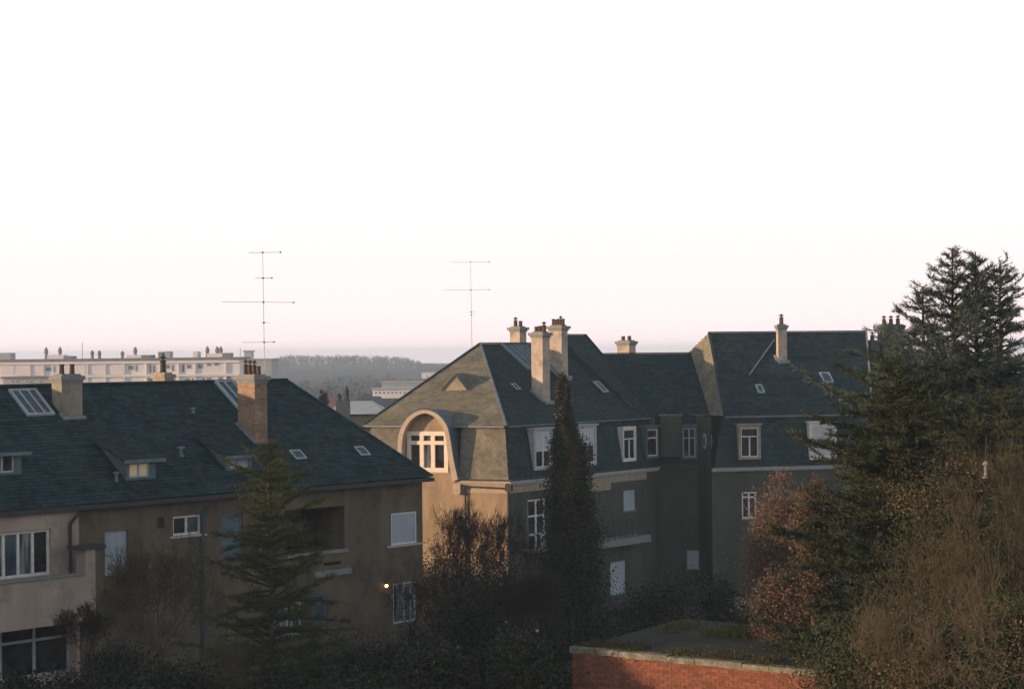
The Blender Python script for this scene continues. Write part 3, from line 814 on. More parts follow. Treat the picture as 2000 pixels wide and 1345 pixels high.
# tympanum wall with its window opening
wx = FB.rect(796, 842, 876, 921, -.10)
F3 = Facade(FB.P(0, -.10, 0), FB.P(FB.L, -.10, 0))
ty = MB(); zt_ = wx[3]
poly = [(PI[0][0] - .04, ZC - .1)] + [(p[0], p[1]) for p in PI[1:-1]] + [(PI[-1][0], ZC - .1)]
def at_x(u):   # height of the inner arch at u
    for p, q in zip(poly, poly[1:]):
        if min(p[0], q[0]) <= u <= max(p[0], q[0]) and abs(p[0] - q[0]) > 1e-4: return p[1] + (q[1] - p[1]) * (u - p[0]) / (q[0] - p[0])
    return ZC
us = np.linspace(PI[0][0] - .03, PI[-6][0] + .04, 26)
us = np.unique(np.concatenate([us, [wx[0], wx[1]]]))
for a, b in zip(us, us[1:]):
    zt0 = max(at_x(a) + .06, 7.2); zt1 = max(at_x(b) + .06, 7.2)
    if wx[0] - 1e-6 <= a and b <= wx[1] + 1e-6:
        ty.quad(F3.P(a, 0, wx[3]), F3.P(b, 0, wx[3]), F3.P(b, 0, max(zt1, wx[3] + .01)), F3.P(a, 0, max(zt0, wx[3] + .01)))
        ty.quad(F3.P(a, 0, ZC - .1), F3.P(b, 0, ZC - .1), F3.P(b, 0, wx[2]), F3.P(a, 0, wx[2]))
    else: ty.quad(F3.P(a, 0, ZC - .1), F3.P(b, 0, ZC - .1), F3.P(b, 0, zt1), F3.P(a, 0, zt0))
mk('dormer_wall', ty, M_OCHRE, DM)
window(HR, F3, wx, o=-.04, cols=3, fw=.2, fm=M_CREAMW, dep=.12, pm=[M_GLASS, M_GLCUR, M_GLASS], sillm=M_CREAM, transom=.72, label='cream three light window under the arch')
# ---- small gabled vent dormer on the hip
nh = unit(np.cross(e0 - eL, AP - eL)); nh = nh if nh[2] > 0 else -nh
hb = lambda px, py: hit(px, py, eL, nh)
gl, gr = hb(861, 763), hb(914, 762); gt_ = hit(889, 731, gl, FB.n); zz = V(0, 0, .02)
gb = gt_.copy(); t = np.dot(eL - gt_, nh) / np.dot(-FB.n, nh); gb = gt_ - FB.n * t
ed = MB(); ed.quad(gl - zz, gr - zz, gt_); EDm = mk('gable_dormer', ed, M_STONE, HR, label='small triangular vent dormer on the hip slope')
er = MB(); ov = FB.n * .12
er.prism([gl + ov - zz, gt_ + ov, gb], V(0, 0, .05)); er.prism([gt_ + ov, gr + ov - zz, gb], V(0, 0, .05)); mk('dormer_roof', er, M_SLATE_SUNLIT, EDm)
# ---- dormer windows in the mansard (surround, frame, pane)
def mdormer(parent, F, x0, y0, x1, y1, cols=2, transom=.7, blind=0, sur=M_WHITED, fm=M_WHITE, pm=M_GLASS, o=.02, label=None, sw=.14, hood=True):
    u0, u1, z0, z1 = F.rect(x0, y0, x1, y1, o); w = sw
    mb = MB()
    F.box(mb, u0 - w, u0, -.9, o + .04, z0 - .12, z1 + .14); F.box(mb, u1, u1 + w, -.9, o + .04, z0 - .12, z1 + .14)
    F.box(mb, u0, u1, -.9, o + .04, z0 - .12, z0); F.box(mb, u0, u1, -.9, o + .04, z1, z1 + .14)
    if hood: F.box(mb, u0 - w - .08, u1 + w + .08, -.9, o + .14, z1 + .142, z1 + .21)
    D = mk('dormer', mb, sur, parent, label=label)
    fw = .055; fb = MB(); B = lambda a, b, c, d, q=0: F.box(fb, a, b, o - .06, o - .01 + q, c, d)
    B(u0, u0 + fw, z0, z1); B(u1 - fw, u1, z0, z1); B(u0 + fw, u1 - fw, z0, z0 + fw); B(u0 + fw, u1 - fw, z1 - fw, z1)
    zt = z0 + (z1 - z0) * transom if transom else z1
    if transom: B(u0 + fw, u1 - fw, zt - .03, zt + .03, .008)
    if cols > 1: B((u0 + u1) / 2 - .035, (u0 + u1) / 2 + .035, z0 + fw, (zt if cols == 2.5 else z1) - fw, .015)
    mk('window_frame', fb, fm, D)
    mk('pane', F.box(MB(), u0 + .01, u1 - .01, o - .09, o - .045, z0 + .01, z1 - .01), pm, D)
    if blind:
        bb = MB(); zb = z1 - (z1 - z0) * blind; n_ = max(3, int((z1 - zb) / .09)); h = (z1 - .05 - zb) / n_
        for j in range(n_): F.box(bb, u0 + .05, u1 - .05, o - .043, o - .022 + .005 * (j % 2), zb + j * h, zb + (j + 1) * h - .012)
        mk('blind', bb, M_SHUT2, D)
    return D
M_SHUT2 = mat('shutter_white', (.52, .53, .58), (.44, .45, .50), rough=.6, scale=4)
mdormer(HR, FA, 1046, 843, 1075, 912, 2, None, .55, label='white mansard window with its blind half down')
mdormer(HR, FA, 1133, 836, 1161, 904, 2, None, .5, label='white mansard window right of the cypress')
mdormer(HR, FA, 1218, 838, 1240, 896, 2.5, .68, 0, sur=M_WHITE, sw=.07, hood=False, label='narrow white mansard window')
mdormer(HM, FA, 1264, 838, 1284, 890, 1, .68, 0, sur=M_BLUE, sw=.08, label='narrow mansard window beside the link')
# ---- lower windows
window(HR, FA, WA1, o=-.12, cols=2, transom=.68, fw=.09, label='white cross framed window')
window(HR, FA, WA2, o=-.08, cols=1, pm=M_SHUT, blind=.95, fm=M_SHUT, fw=.05, label='small window with pale shutter down')
window(HR, FA, WA3, o=-.1, cols=1, pm=M_SHUT, fm=M_SHUT, blind=.6, sill=False, name='garden_door', label='pale garden door beside the cypress')
sb = FA.rect(1178, 1050, 1272, 1060, .9)
bal = mk('balcony', FA.box(MB(), sb[0], sb[1], .01, .9, sb[2] - .1, sb[3]), M_SILL, HR)
for i in range(9):
    uu = sb[0] + .05 + (sb[1] - sb[0] - .1) * i / 8
    mk('baluster', MB().tube(FA.P(uu, .85, sb[3]), FA.P(uu, .85, sb[3] + .9), .018, n=5), M_GUTTER, bal)
mk('balcony_rail', FA.box(MB(), sb[0], sb[1], .82, .88, sb[3] + .9, sb[3] + .95), M_GUTTER, bal)
wb = FA.rect(1035, 1040, 1066, 1072, .5)
b2_ = mk('balcony', FA.box(MB(), wb[0], wb[1], .01, .5, wb[2] - .08, wb[2]), M_SILL, HR)
mk('balcony_rail', FA.box(MB(), wb[0], wb[1], .45, .5, wb[3] - .1, wb[3]), M_WHITED, b2_)
mk('balcony_panel', FA.box(MB(), wb[1] - .35, wb[1], .44, .49, wb[2], wb[3] - .11), M_WHITED, b2_)
# pipes on the sunlit wall and at the corner
pp = MB(); u_, z_ = FB.uz(907, 947, .2); zc2 = FB.uz(985, 949, .2)[1]; uc2 = FB.L + .02
pp.tube(FB.P(u_, .2, z_ - .06), FB.P(uc2, .2, z_ - .12), .04); pp.tube(FB.P(u_, .2, z_ - .04), FB.P(u_, .09, z_ - .5), .04); pp.tube(FB.P(u_, .09, z_ - .5), FB.P(u_, .09, 2), .04)
mk('downpipe', pp, M_PIPE, HR, label='thin brown pipe crossing and running down the sunlit wall')
pc = MB(); FB.box(pc, FB.L - .05, FB.L + .25, .08, .34, ZC - .35, ZC - .05); c_ = FB.P(FB.L + .06, .16, 0)
pc.tube(c_ + V(-.2, 0, ZC + .15), c_ + V(0, 0, ZC - .1), .05); pc.tube(c_ + V(0, 0, 1), c_ + V(0, 0, ZC - .35), .07); mk('downpipe', pc, M_GUTTER, HR, label='dark corner downpipe with hopper head')
# ---- things on roof A
zp = skylight(HR, RA, [(981, 672), (1034, 672), (1080, 722), (1032, 724)], 5, m=M_ZINC, gm=M_ZINC, proud=.06, fw=.07, name='zinc_panel', label='seamed zinc panel below the ridge')
a_, b_ = RA.hit(976, 672), RA.hit(1026, 723)
mb = MB(); strip(mb, RA.P(a_[0], a_[1]) + RA.N * .05, RA.P((a_[0] + b_[0]) / 2 * 0 + a_[0], b_[1]) + RA.N * .05, .18, .1, RA.N); mk('flashing', mb, M_LEAD, zp)
skylight(HR, RA, [(999, 750), (1008, 750), (1015, 761), (1006, 761)], 1, proud=.06, fw=.05, label='small roof window')
RM = Roof(FA, -.22, ZB, -5.75, 13.95)
skylight(HM, RM, [(1163, 746), (1172, 745), (1184, 765), (1175, 767)], 1, proud=.06, fw=.06, label='small roof window on the slope towards the link')
M_CHC = mat('stack_render_cream', (.47, .39, .335), (.33, .275, .235), scale=2, bump=.3, dirt=(.17, .145, .12), dirt_scale=1.4, dirt_amt=.7)
def roof_stack(parent, R, base, xl, xc, xr, ytop, m, pots, along='o', **kw):
    u, o, z = R.hit(*base); F = R.F
    ym = (ytop + base[1]) / 2
    u0 = F.uz(xc, ym, o)[0]; u1 = F.uz(xr, ym, o)[0]; z1 = F.uz(xc, ytop, o)[1]; dp = depth_for(F, u0, o, (z + z1) / 2, xl)
    c = chimney(parent, F, u0, u1, o - dp, o, z - .6, z1, m, pots=pots, along=along, capm=kw.pop('capm', M_SILL), **kw)
    fl = MB(); F.box(fl, u0 - .06, u1 + .08, o, o + .22, R.z(o + .22) - .02, R.z(o) + .04); strip(fl, F.P(u0 - .08, o + .1, R.z(o + .1) + .05), F.P(u0 - .08, o - dp, R.z(o - dp) + .05), .16, .06)
    mk('flashing', fl, M_LEAD, c); return c
roof_stack(HR, RA, (1064, 784), 1038, 1060, 1074, 655, M_CHC, 3, potr=.13, poth=.3, cap=.12)
roof_stack(HM, RM, (1100, 735), 1073, 1097, 1109, 642, M_CHC, 5, potr=.10, poth=.32, cap=.12)
o = -8.5; u0 = FA.uz(1015, 655, o)[0]; u1 = FA.uz(1028, 655, o)[0]; z1 = FA.uz(1015, 644, o)[1]
chimney(HR, FA, u0, u1, o - depth_for(FA, u0, o, 14, 996), o, 10, z1, M_CHC, pots=2, along='o', potr=.13, poth=.3, capm=M_SILL, cap=.12)
mast('thin television antenna mast with paired crossed booms behind the corner house hip', 919, 517, 922, 684, 95,
     [(882, 956, 512, .15, 8, .35, 0), (866, 955, 566, .25, 8, .3, 0), (912, 926, 609, .3, 2, .2, 0), (916, 925, 615, .3, 1, .2, 0)], r=.019)
# ---- link
ZW = 9.7
uw0, uw1 = 0, FW.L
WW1 = FW.rect(1342, 1074, 1374, 1110)
mk('wall', wall_open(FW, uw0, uw1, 0, ZC + .1, [WW1]), M_GREYR, HW)
window(HW, FW, WW1, o=-.1, cols=1, fm=M_WHITED, pm=M_SHUT, label='pale ground floor window behind the bushes')
mans(HW, FW, uw0, uw1, uw0, uw1, z1=ZW - .06)
lk = [FW.P(-3, -.22, ZW), FW.P(uw1 + 1.5, -.22, ZW), FW.P(uw1 + 1.5, -5.6, 12.9), FW.P(-3, -5.6, 12.9)]
rfW = roofpoly('roof', HW, lk, M_SLATE)
hp = MB(); strip(hp, lk[3] + V(0, 0, .03), lk[2] + V(0, 0, .03), .2, .06); mk('ridge_tile', hp, M_SLATE, rfW)
roofpoly('roof', HW, [lk[3], lk[2], FW.P(uw1 + 1.5, -11, ZW), FW.P(-3, -11, ZW)], M_SLATE, sl=False)
cornice(HW, FW, uw0, uw1, M_GREYR)
u0, u1, z0, z1 = FW.rect(1290, 812, 1332, 892, .3)
bay = mk('bay_wall', FW.box(MB(), u0, u1, -.8, .30, z0, z1), M_GREYR, HW, label='rendered wall panel between the link windows')
mk('bay_coping', FW.box(MB(), u0 - .05, u1 + .05, -.8, .36, z1 + .002, z1 + .08), M_ZINC, bay)
mdormer(HW, FW, 1334, 836, 1358, 892, 2, .66, 0, sur=M_BLUE, fm=M_SHUT, sw=.12, label='grey framed cross window in the link')
RWp = Roof(FW, -.22, ZW, -5.6, 12.9)
o = -7.2; u0 = FW.uz(1229, 680, o)[0]; u1 = FW.uz(1243, 680, o)[0]; z1 = FW.uz(1229, 671, o)[1]
ul = FW.uz(1216, 680, o)[0]
FCH = Facade(FW.P(u0, o, 0), FW.P(u0, o, 0) + FA.d * 1)
chimney(HW, FCH, 0, .62, -.85, 0, 10, z1, M_CHC, pots=2, along='o', cap=.1, potr=.13, poth=.26, capm=M_SILL)
mk('wall_pipe', MB().tube(FW.P(FW.uz(1392, 900)[0] - .5, .1, 0), FW.P(FW.uz(1392, 900)[0] - .5, .1, ZC), .05), M_GUTTER, HW)
# ---- house facing the camera
ZCb = 9.65
cb0 = at(1410, 812, 92.9)
oc = float(np.dot(cb0 - FC.p0, FC.n)); uc = float(np.dot(cb0 - FC.p0, FC.d))
apx = at(1385, 650, 98.2); oap = float(np.dot(apx - FC.p0, FC.n)); uap = float(np.dot(apx - FC.p0, FC.d))
uRE = ridge_u(FC, oap, apx[2], 1692)
rC1 = FC.P(uRE, oap, apx[2]); eC0 = FC.P(uc, -.3, ZCb); eC1 = FC.P(ridge_u(FC, -.3, ZCb, 1704), -.3, ZCb)
WC1 = FC.rect(1449, 960, 1478, 1012); 
mk('wall', wall_open(FC, 0, 12.5, 0, ZC + .1, [WC1]), M_GREYR, HCx)
sw_ = MB(); bl_ = FC.P(uc, 0, 0) + V(-3.66, 13.8, 0)
sw_.quad(FC.P(0, 0, 0), bl_, bl_ + V(0, 0, ZCb), FC.P(0, 0, ZCb)); mk('side_wall', sw_, M_GREYR, HCx)
FSd = Facade(bl_, FC.P(0, 0, 0))
c_ = FSd.uz(1375, 861, .05); ov = []
for i in range(16): a_ = 2 * math.pi * i / 16; ov.append(FSd.P(c_[0] + .30 * math.cos(a_), -.31, c_[1] + .40 * math.sin(a_)))
D = mk('oval_window', MB().prism(ov, FSd.n * .36), M_WHITED, HCx, label='small oval window')
ov2 = [FSd.P(c_[0] + .21 * math.cos(2 * math.pi * i / 16), .052, c_[1] + .31 * math.sin(2 * math.pi * i / 16)) for i in range(16)]
mk('pane', MB().prism(ov2, FSd.n * .01), M_GLBLU, D)
window(HCx, FC, WC1, o=-.12, cols=2, transom=.8, fw=.09, label='white framed window beside the copper bush')
mans(HCx, FC, .1, 12.5, uc - .1, 12.5, z1=ZCb - .06)
rfC = roofpoly('roof', HCx, [eC0, eC1, rC1, apx], M_SLATE)
bl2 = V(bl_[0] - .3, bl_[1], ZCb)
M_SLATE_MID = M_SLATE_SUNLIT
roofpoly('roof', HCx, [bl2, eC0, apx], M_SLATE_SUNLIT); roofpoly('roof', HCx, [apx, rC1, FC.P(uRE, oap * 2, ZCb), bl2], M_SLATE, sl=False)
hp = MB(); strip(hp, apx + V(0, 0, .03), rC1 + V(0, 0, .03), .2, .06); strip(hp, eC0 + V(0, 0, .03), apx + V(0, 0, .03), .14, .05); mk('ridge_tile', hp, M_SLATE, rfC)
hp = MB(); strip(hp, rC1 + V(0, 0, .05), eC1 + V(0, 0, .05), .1, .12); mk('verge_coping', hp, M_LEAD, rfC)
RC = Roof(FC, -.3, ZCb, oap, apx[2])
lpA = MB(); FC.box(lpA, uc, 12.5, -.5, -.22, ZCb - .09, ZCb - .012); mk('roof_lip', lpA, M_ZINC, rfC)
cornice(HCx, FC, 0, 12.5, M_WHITED)
mdormer(HCx, FC, 1447, 835, 1481, 892, 2.5, .7, 0, sur=M_STONE, sw=.13, label='white cross window in a stone coloured dormer')
mdormer(HCx, FC, 1586, 830, 1628, 892, 1, None, .97, sur=M_WHITE, sw=.16, label='wide dormer with its white roller blind down')
skylight(HCx, RC, [(1477, 752), (1490, 752), (1491, 768), (1478, 768)], 1, proud=.08, fw=.07, label='small roof window below the diagonal pale strip')
skylight(HCx, RC, [(1603, 729), (1622, 728), (1625, 747), (1606, 748)], 1, proud=.08, fw=.07, label='small square roof window')
a_, b_ = RC.hit(1512, 664), RC.hit(1463, 733)
mb = MB(); strip(mb, RC.P(a_[0], a_[1]) + RC.N * .05, RC.P(b_[0], b_[1]) + RC.N * .03, .07, .04, RC.N); mk('flashing', mb, M_LEAD, rfC)  # narrow pale strip laid diagonally down the slope
roof_stack(HCx, RC, (1528, 704), 1516, 1520, 1537, 640, M_CHC, 1, along='u', potr=.14, poth=.34, cap=.08)
# far right neighbour
HDx = thing('mansard_house', 'dark slate roofed house with a three pot chimney beyond the pale verge', 'house', FC.P(17, -4, 0))
uu0, uu1 = 12.5, 26
mk('wall', wall_open(FC, uu0, uu1, 0, ZC + .1, []), M_GREYR, HDx); mans(HDx, FC, uu0, uu1, uu0, uu1)
rD0 = FC.P(uRE, oap, 13.05); rD1 = FC.P(ridge_u(FC, oap, 13.05, 1780), oap, 13.05)
rfD_ = roofpoly('roof', HDx, [eC1, FC.P(uu1, -.3, ZCb), rD1, rD0], M_SLATE)
roofpoly('roof', HDx, [rD0, rD1, FC.P(uu1, 2 * oap, ZCb), FC.P(uRE, 2 * oap, ZCb)], M_SLATE, sl=False); roofpoly('roof', HDx, [FC.P(uu1, -.3, ZCb), FC.P(uu1, 2 * oap, ZCb), rD1], M_SLATE, sl=False)
o = oap + .8
M_STK = mat('stack_slate_clad', (.09, .10, .11), (.06, .07, .08), scale=3, bump=.4)
for (x0, x1, yt, n) in ((1701, 1718, 671, 1), (1726, 1767, 640, 3)):
    u0 = FC.uz(x0, 680, o)[0]; u1 = FC.uz(x1, 680, o)[0]; z1 = FC.uz(x0, yt, o)[1]
    chimney(HDx, FC, u0, u1, o - .8, o, 10.5, z1, M_STK, pots=n, cap=.06, potr=.14, poth=.32, capm=M_STK)

# ================================================================== far town
def at0(px, Y): p = at(px, 700, Y); return p[0]
M_APT = mat('far_panel_white', (.74, .70, .69), (.66, .62, .61), scale=.3)
M_APTD = mat('far_roof_edge', (.22, .19, .18), (.18, .16, .15), scale=.5)
M_APTW = mat('far_window', (.16, .18, .20), (.12, .14, .15), rough=.3)
M_APTB = mat('far_blind_panel', (.74, .66, .66), (.68, .60, .60), scale=.4)
M_FGREY = mat('far_grey_wall', (.36, .38, .38), (.31, .33, .33), scale=.4)
M_FDARK = mat('far_dark_roof', (.07, .08, .085), (.05, .06, .06), scale=.8)
M_FRED = mat('far_tile_roof', (.22, .12, .09), (.16, .09, .07), scale=.8)
YA = 375.0
FK = Facade((at0(-130, YA), YA), (at0(468, YA), YA))
apt = thing('apartment_block', 'long white flat roofed apartment block far behind the left terrace', 'apartment block', FK.P(FK.L / 2, -6, 0))
zT = FK.uz(250, 703)[1]; st = 2.78
mk('wall', FK.box(MB(), 0, FK.L, -12, 0, 0, zT), M_APT, apt)
mk('roof_slab', FK.box(MB(), -.5, FK.L + .5, -12.5, .5, zT + .002, zT + .42), M_APTD, apt)
for k in range(4):
    mk('floor_band', FK.box(MB(), 0, FK.L, .01, .35, zT - .75 - st * k, zT - .25 - st * k), M_APT, apt)
wins = [(89, 100, 716, 725), (104, 108, 714, 728), (116, 121, 714, 721), (250, 261, 713, 722), (264, 268, 712, 725), (291, 296, 712, 728), (298, 303, 712, 728), (321, 332, 712, 720), (335, 340, 712, 725), (355, 361, 711, 727), (364, 374, 711, 720), (386, 396, 710, 720), (403, 412, 709, 715), (418, 428, 708, 714)]
for (a, b, y0, y1) in wins:
    r_ = FK.rect(a, y0, b, y1)
    for k in range(3):
        sh = 0 if k == 0 else 4.2
        fr_ = mk('window', FK.box(MB(), r_[0] + sh, r_[1] + sh, .0, .05, r_[2] - st * k, r_[3] - st * k), M_APT, apt)
        mk('pane', FK.box(MB(), r_[0] + sh + .08, r_[1] + sh - .08, .051, .07, r_[2] - st * k + .08, r_[3] - st * k - .08), M_APTW, fr_)
for (a, b) in ((2, 28), (30, 56), (60, 82), (172, 204), (207, 240), (125, 140), (143, 166)):
    r_ = FK.rect(a, 713, b, 731)
    for k in range(3): mk('blind_panel', FK.box(MB(), r_[0], r_[1], .002, .12, r_[2] - st * k, r_[3] - st * k), M_APTB, apt)
for px in (58, 84, 170, 205, 242, 285, 312, 348, 380, 440):
    u_ = FK.uz(px, 720)[0]; mk('pier', FK.box(MB(), u_, u_ + .25, .0, .3, 0, zT - .8), M_APT, apt)
for (a, b, y, m_) in ((-30, 20, 689, M_FGREY), (92, 124, 693, M_APT), (124, 141, 695, M_APTD), (246, 276, 693, M_APT), (276, 296, 693, M_APTD), (322, 331, 686, M_FGREY), (404, 434, 690, M_APT), (434, 450, 689, M_APTD), (309, 316, 687, M_APTD), (377, 386, 686, M_APT)):
    u0, u1, z0, z1 = FK.rect(a, y, b, 706, -4); mk('roof_box', FK.box(MB(), u0, u1, -8, -4, zT, z1), m_, apt)
for (x, y) in ((18, 688), (90, 678), (117, 677), (180, 684), (194, 684), (239, 685), (264, 677), (405, 676), (424, 676), (431, 676)):
    u_, z_ = FK.uz(x, y, -5); h = z_ - zT
    mk('roof_cowl', MB().lathe(FK.P(u_, -5, zT), [(.34, 0), (.34, h * .55), (.46, h * .6), (.40, h * .8), (.12, h)], 8), M_APTD, apt)
mk('aerial', MB().tube(FK.P(FK.uz(154, 700)[0], -3, zT), FK.P(FK.uz(154, 668)[0], -3, FK.uz(154, 668)[1]), .06, n=5), M_APTD, apt)
mk('aerial', MB().tube(FK.P(FK.uz(465, 700)[0], -3, zT), FK.P(FK.uz(465, 679)[0], -3, FK.uz(465, 679)[1]), .06, n=5), M_APTD, apt)

def far_block(name, label, cat, px0, px1, ytop, Y, depth, wm, rm, roof='flat', rise=2.0, wins=(), group=None):
    F = Facade((at0(px0, Y), Y), (at0(px1, Y), Y)); T = thing(name, label, cat, F.P(F.L / 2, -depth / 2, 0), group)
    z = F.uz((px0 + px1) / 2, ytop)[1]; ze = z - (rise if roof != 'flat' else .3)
    mk('wall', F.box(MB(), 0, F.L, -depth, 0, 0, ze), wm, T)
    if roof == 'flat': mk('roof', F.box(MB(), -.3, F.L + .3, -depth - .3, .3, ze + .002, z), rm, T)
    else:
        a, b, c, d = F.P(-.4, .4, ze), F.P(F.L + .4, .4, ze), F.P(F.L + .4, -depth - .4, ze), F.P(-.4, -depth - .4, ze)
        ins = (F.L * .3 if roof == 'hip' else 0)
        r0, r1 = F.P(-.4 + ins, -depth / 2, z), F.P(F.L + .4 - ins, -depth / 2, z)
        mk('roof', MB().add([a, b, c, d, r0, r1], [(0, 1, 5, 4), (2, 3, 4, 5), (1, 2, 5), (3, 0, 4), (0, 3, 2, 1)]), rm, T)
    for (a, b, y0, y1) in wins:
        r_ = F.rect(a, y0, b, y1); w_ = mk('window', F.box(MB(), r_[0], r_[1], .0, .05, r_[2], r_[3]), M_APT, T)
        mk('pane', F.box(MB(), r_[0] + .06, r_[1] - .06, .051, .06, r_[2] + .06, r_[3] - .06), M_APTW, w_)
    return T, F, z
far_block('office_building', 'low grey flat roofed building with small windows in front of the white apartment block', 'building', 6, 102, 735, 300, 10, M_FGREY, M_APTD, wins=[(22, 27, 741, 748), (31, 36, 741, 748), (50, 55, 741, 748), (58, 63, 741, 748), (76, 81, 741, 748)])
far_block('grey_building', 'grey flat roofed building with a square roof tower right of the white block', 'building', 466, 530, 700, 430, 14, M_FGREY, M_FGREY)
T_, F_, z_ = far_block('lift_tower', 'small square grey tower standing behind the grey flat roof', 'tower', 477, 492, 684, 436, 3, M_FGREY, M_FGREY)
far_block('white_hall', 'long low white building with a row of windows at the foot of the hill', 'building', 727, 830, 758, 420, 12, M_APT, M_FGREY, wins=[(732 + 8 * i, 736 + 8 * i, 764, 769) for i in range(11)])
far_block('white_hall', 'pale flat building stepped up behind the long white one', 'building', 745, 880, 745, 480, 12, M_FGREY, M_FGREY, wins=[(770 + 9 * i, 774 + 9 * i, 750, 754) for i in range(9)])
far_block('hill_house', 'tiny pink walled house with red roof lit by the sun below the hill', 'house', 745, 766, 737, 600, 6, M_CREAM, M_FRED, 'gable', 1.2)
far_block('hill_house', 'tiny cream house half hidden by the corner house roof edge', 'house', 818, 834, 739, 620, 6, M_CREAM, M_FRED, 'gable', 1.2)
far_block('hill_building', 'pale flat building high on the slope beside the roof edge', 'building', 823, 870, 726, 800, 10, M_APT, M_FGREY)
far_block('low_house', 'pale grey walled house with whitish hipped roof left of the corner house', 'house', 640, 742, 785, 150, 7, M_GREYR, mat('far_pale_roof', (.42, .43, .44), (.34, .35, .36), scale=1), 'hip', 1.0)
far_block('low_house', 'dark roofed house between the terrace hip and the pale hipped roof', 'house', 612, 668, 778, 215, 9, M_TAUPE, M_FRED, 'hip', 1.6)
far_block('low_house', 'dark slate roofed house behind the pale hipped one', 'house', 690, 750, 775, 260, 9, M_TAUPE, M_FDARK, 'hip', 1.8)
far_block('low_house', 'dark low roofed house nearest the corner house edge in the distance', 'house', 738, 800, 779, 240, 9, M_TAUPE, M_FDARK, 'gable', 1.8)
Fs = Facade((at0(655, 118), 118), (at0(681, 118), 118)); zs = Fs.uz(668, 782)[1]
hs = thing('chimney_house', 'dark house whose tall stack with pointed cowls rises behind the terrace hip', 'house', Fs.P(.4, -3, 0))
mk('wall', Fs.box(MB(), -3, 1.6, -7, -.9, 0, zs - 2.5), M_TAUPE, hs); mk('roof', MB().prism([Fs.P(-3.2, -.6, zs - 2.5), Fs.P(1.8, -.6, zs - 2.5), Fs.P(-.7, -.6, zs - 1)], -Fs.n * 6.6), M_FDARK, hs)
cst = mk('chimney', Fs.box(MB(), 0, Fs.L, -.8, 0, zs - 4, zs), M_STK, hs)
for t, h in ((.12, .5), (.68, 1.0)): mk('chimney_pot', MB().lathe(Fs.P(Fs.L * t + .08, -.4, zs), [(.16, 0), (.14, h * .5), (.2, h * .55), (.02, h)], 8), M_GUTTER, cst)

# ================================================================== vegetation generators (numpy)
def tri_cloud(c, d, L, w):
    """thin triangles: centre base c (N,3), direction d (N,3), length L, width w"""
    d = d / (np.linalg.norm(d, axis=1, keepdims=True) + 1e-9)
    r = rng.normal(size=d.shape); s = np.cross(d, r); s /= (np.linalg.norm(s, axis=1, keepdims=True) + 1e-9)
    L = np.broadcast_to(L, (len(c),))[:, None]; w = np.broadcast_to(w, (len(c),))[:, None]
    v = np.stack([c - s * w * .5, c + s * w * .5, c + d * L], 1).reshape(-1, 3)
    return v, np.arange(len(v)).reshape(-1, 3)
def leaf_cloud(c, size, flat=.0):
    n = len(c); a = rng.normal(size=(n, 3)); a /= np.linalg.norm(a, axis=1, keepdims=True)
    r = rng.normal(size=(n, 3)); b = np.cross(a, r); b /= np.linalg.norm(b, axis=1, keepdims=True)
    s = (size * rng.uniform(.6, 1.3, n))[:, None]
    v = np.stack([c - a * s * .5, c + b * s * .32, c + a * s * .5, c - b * s * .32], 1).reshape(-1, 3)
    return v, np.arange(4 * n).reshape(-1, 4)
def segs_mesh(S, n=3):
    """S: (N,8) p0,p1,r0,r1 -> open tubes"""
    S = np.asarray(S); p0, p1, r0, r1 = S[:, :3], S[:, 3:6], S[:, 6:7], S[:, 7:8]
    d = p1 - p0; d /= (np.linalg.norm(d, axis=1, keepdims=True) + 1e-9)
    t = np.where(np.abs(d[:, 2:3]) < .9, np.array([[0, 0, 1.]]), np.array([[1., 0, 0]]))
    a = np.cross(d, t); a /= np.linalg.norm(a, axis=1, keepdims=True); b = np.cross(d, a)
    vs = []
    for P, R in ((p0, r0), (p1, r1)):
        for i in range(n):
            q = 2 * math.pi * i / n; vs.append(P + (a * math.cos(q) + b * math.sin(q)) * R)
    v = np.stack(vs, 1).reshape(-1, 3); N = len(S); base = (np.arange(N) * 2 * n)[:, None, None]
    f = np.array([[i, (i + 1) % n, n + (i + 1) % n, n + i] for i in range(n)])[None]
    return v, (base + f).reshape(-1, 4)
M_BARK = mat('bark_brown', (.11, .075, .05), (.06, .045, .03), rough=.9, scale=6, bump=.6)
M_BARKO = mat('bark_ochre', (.13, .095, .062), (.08, .06, .042), rough=.9, scale=5, bump=.4)
M_BARKD = mat('bark_dark', (.055, .045, .032), (.035, .03, .022), rough=.9, scale=6)
M_TWIG = mat('twig_brown', (.105, .085, .052), (.05, .043, .028), rough=.9, scale=3)
M_TWIGT = mat('twig_tan', (.135, .105, .068), (.075, .06, .04), rough=.9, scale=3)
M_TWIGD = mat('twig_dark', (.050, .040, .030), (.032, .027, .02), rough=.9, scale=3)
M_SPR = mat('needles_green', (.078, .092, .036), (.038, .052, .022), rough=.75, scale=1.1, island=.35, spec=.2, transl=.15)
M_CED = mat('needles_blue_green', (.085, .115, .098), (.048, .070, .060), rough=.75, scale=.9, island=.35, spec=.2, transl=.12)
M_YEW = mat('needles_olive', (.052, .066, .030), (.024, .034, .016), rough=.75, scale=.8, island=.4, spec=.2, transl=.12)
M_DKL = mat('leaf_dark', (.024, .030, .018), (.014, .019, .011), rough=.6, scale=.7, island=.4, spec=.2)
M_IVY = mat('ivy_leaf', (.034, .040, .020), (.020, .025, .013), rough=.6, scale=1.2, island=.4, spec=.25)
M_IVYB = mat('ivy_dead_brown', (.15, .10, .06), (.085, .06, .035), rough=.9, scale=1.2, island=.4, spec=.1)
M_COP = mat('leaf_copper', (.205, .128, .095), (.11, .072, .056), rough=.7, scale=.9, island=.35, spec=.15, transl=.25)
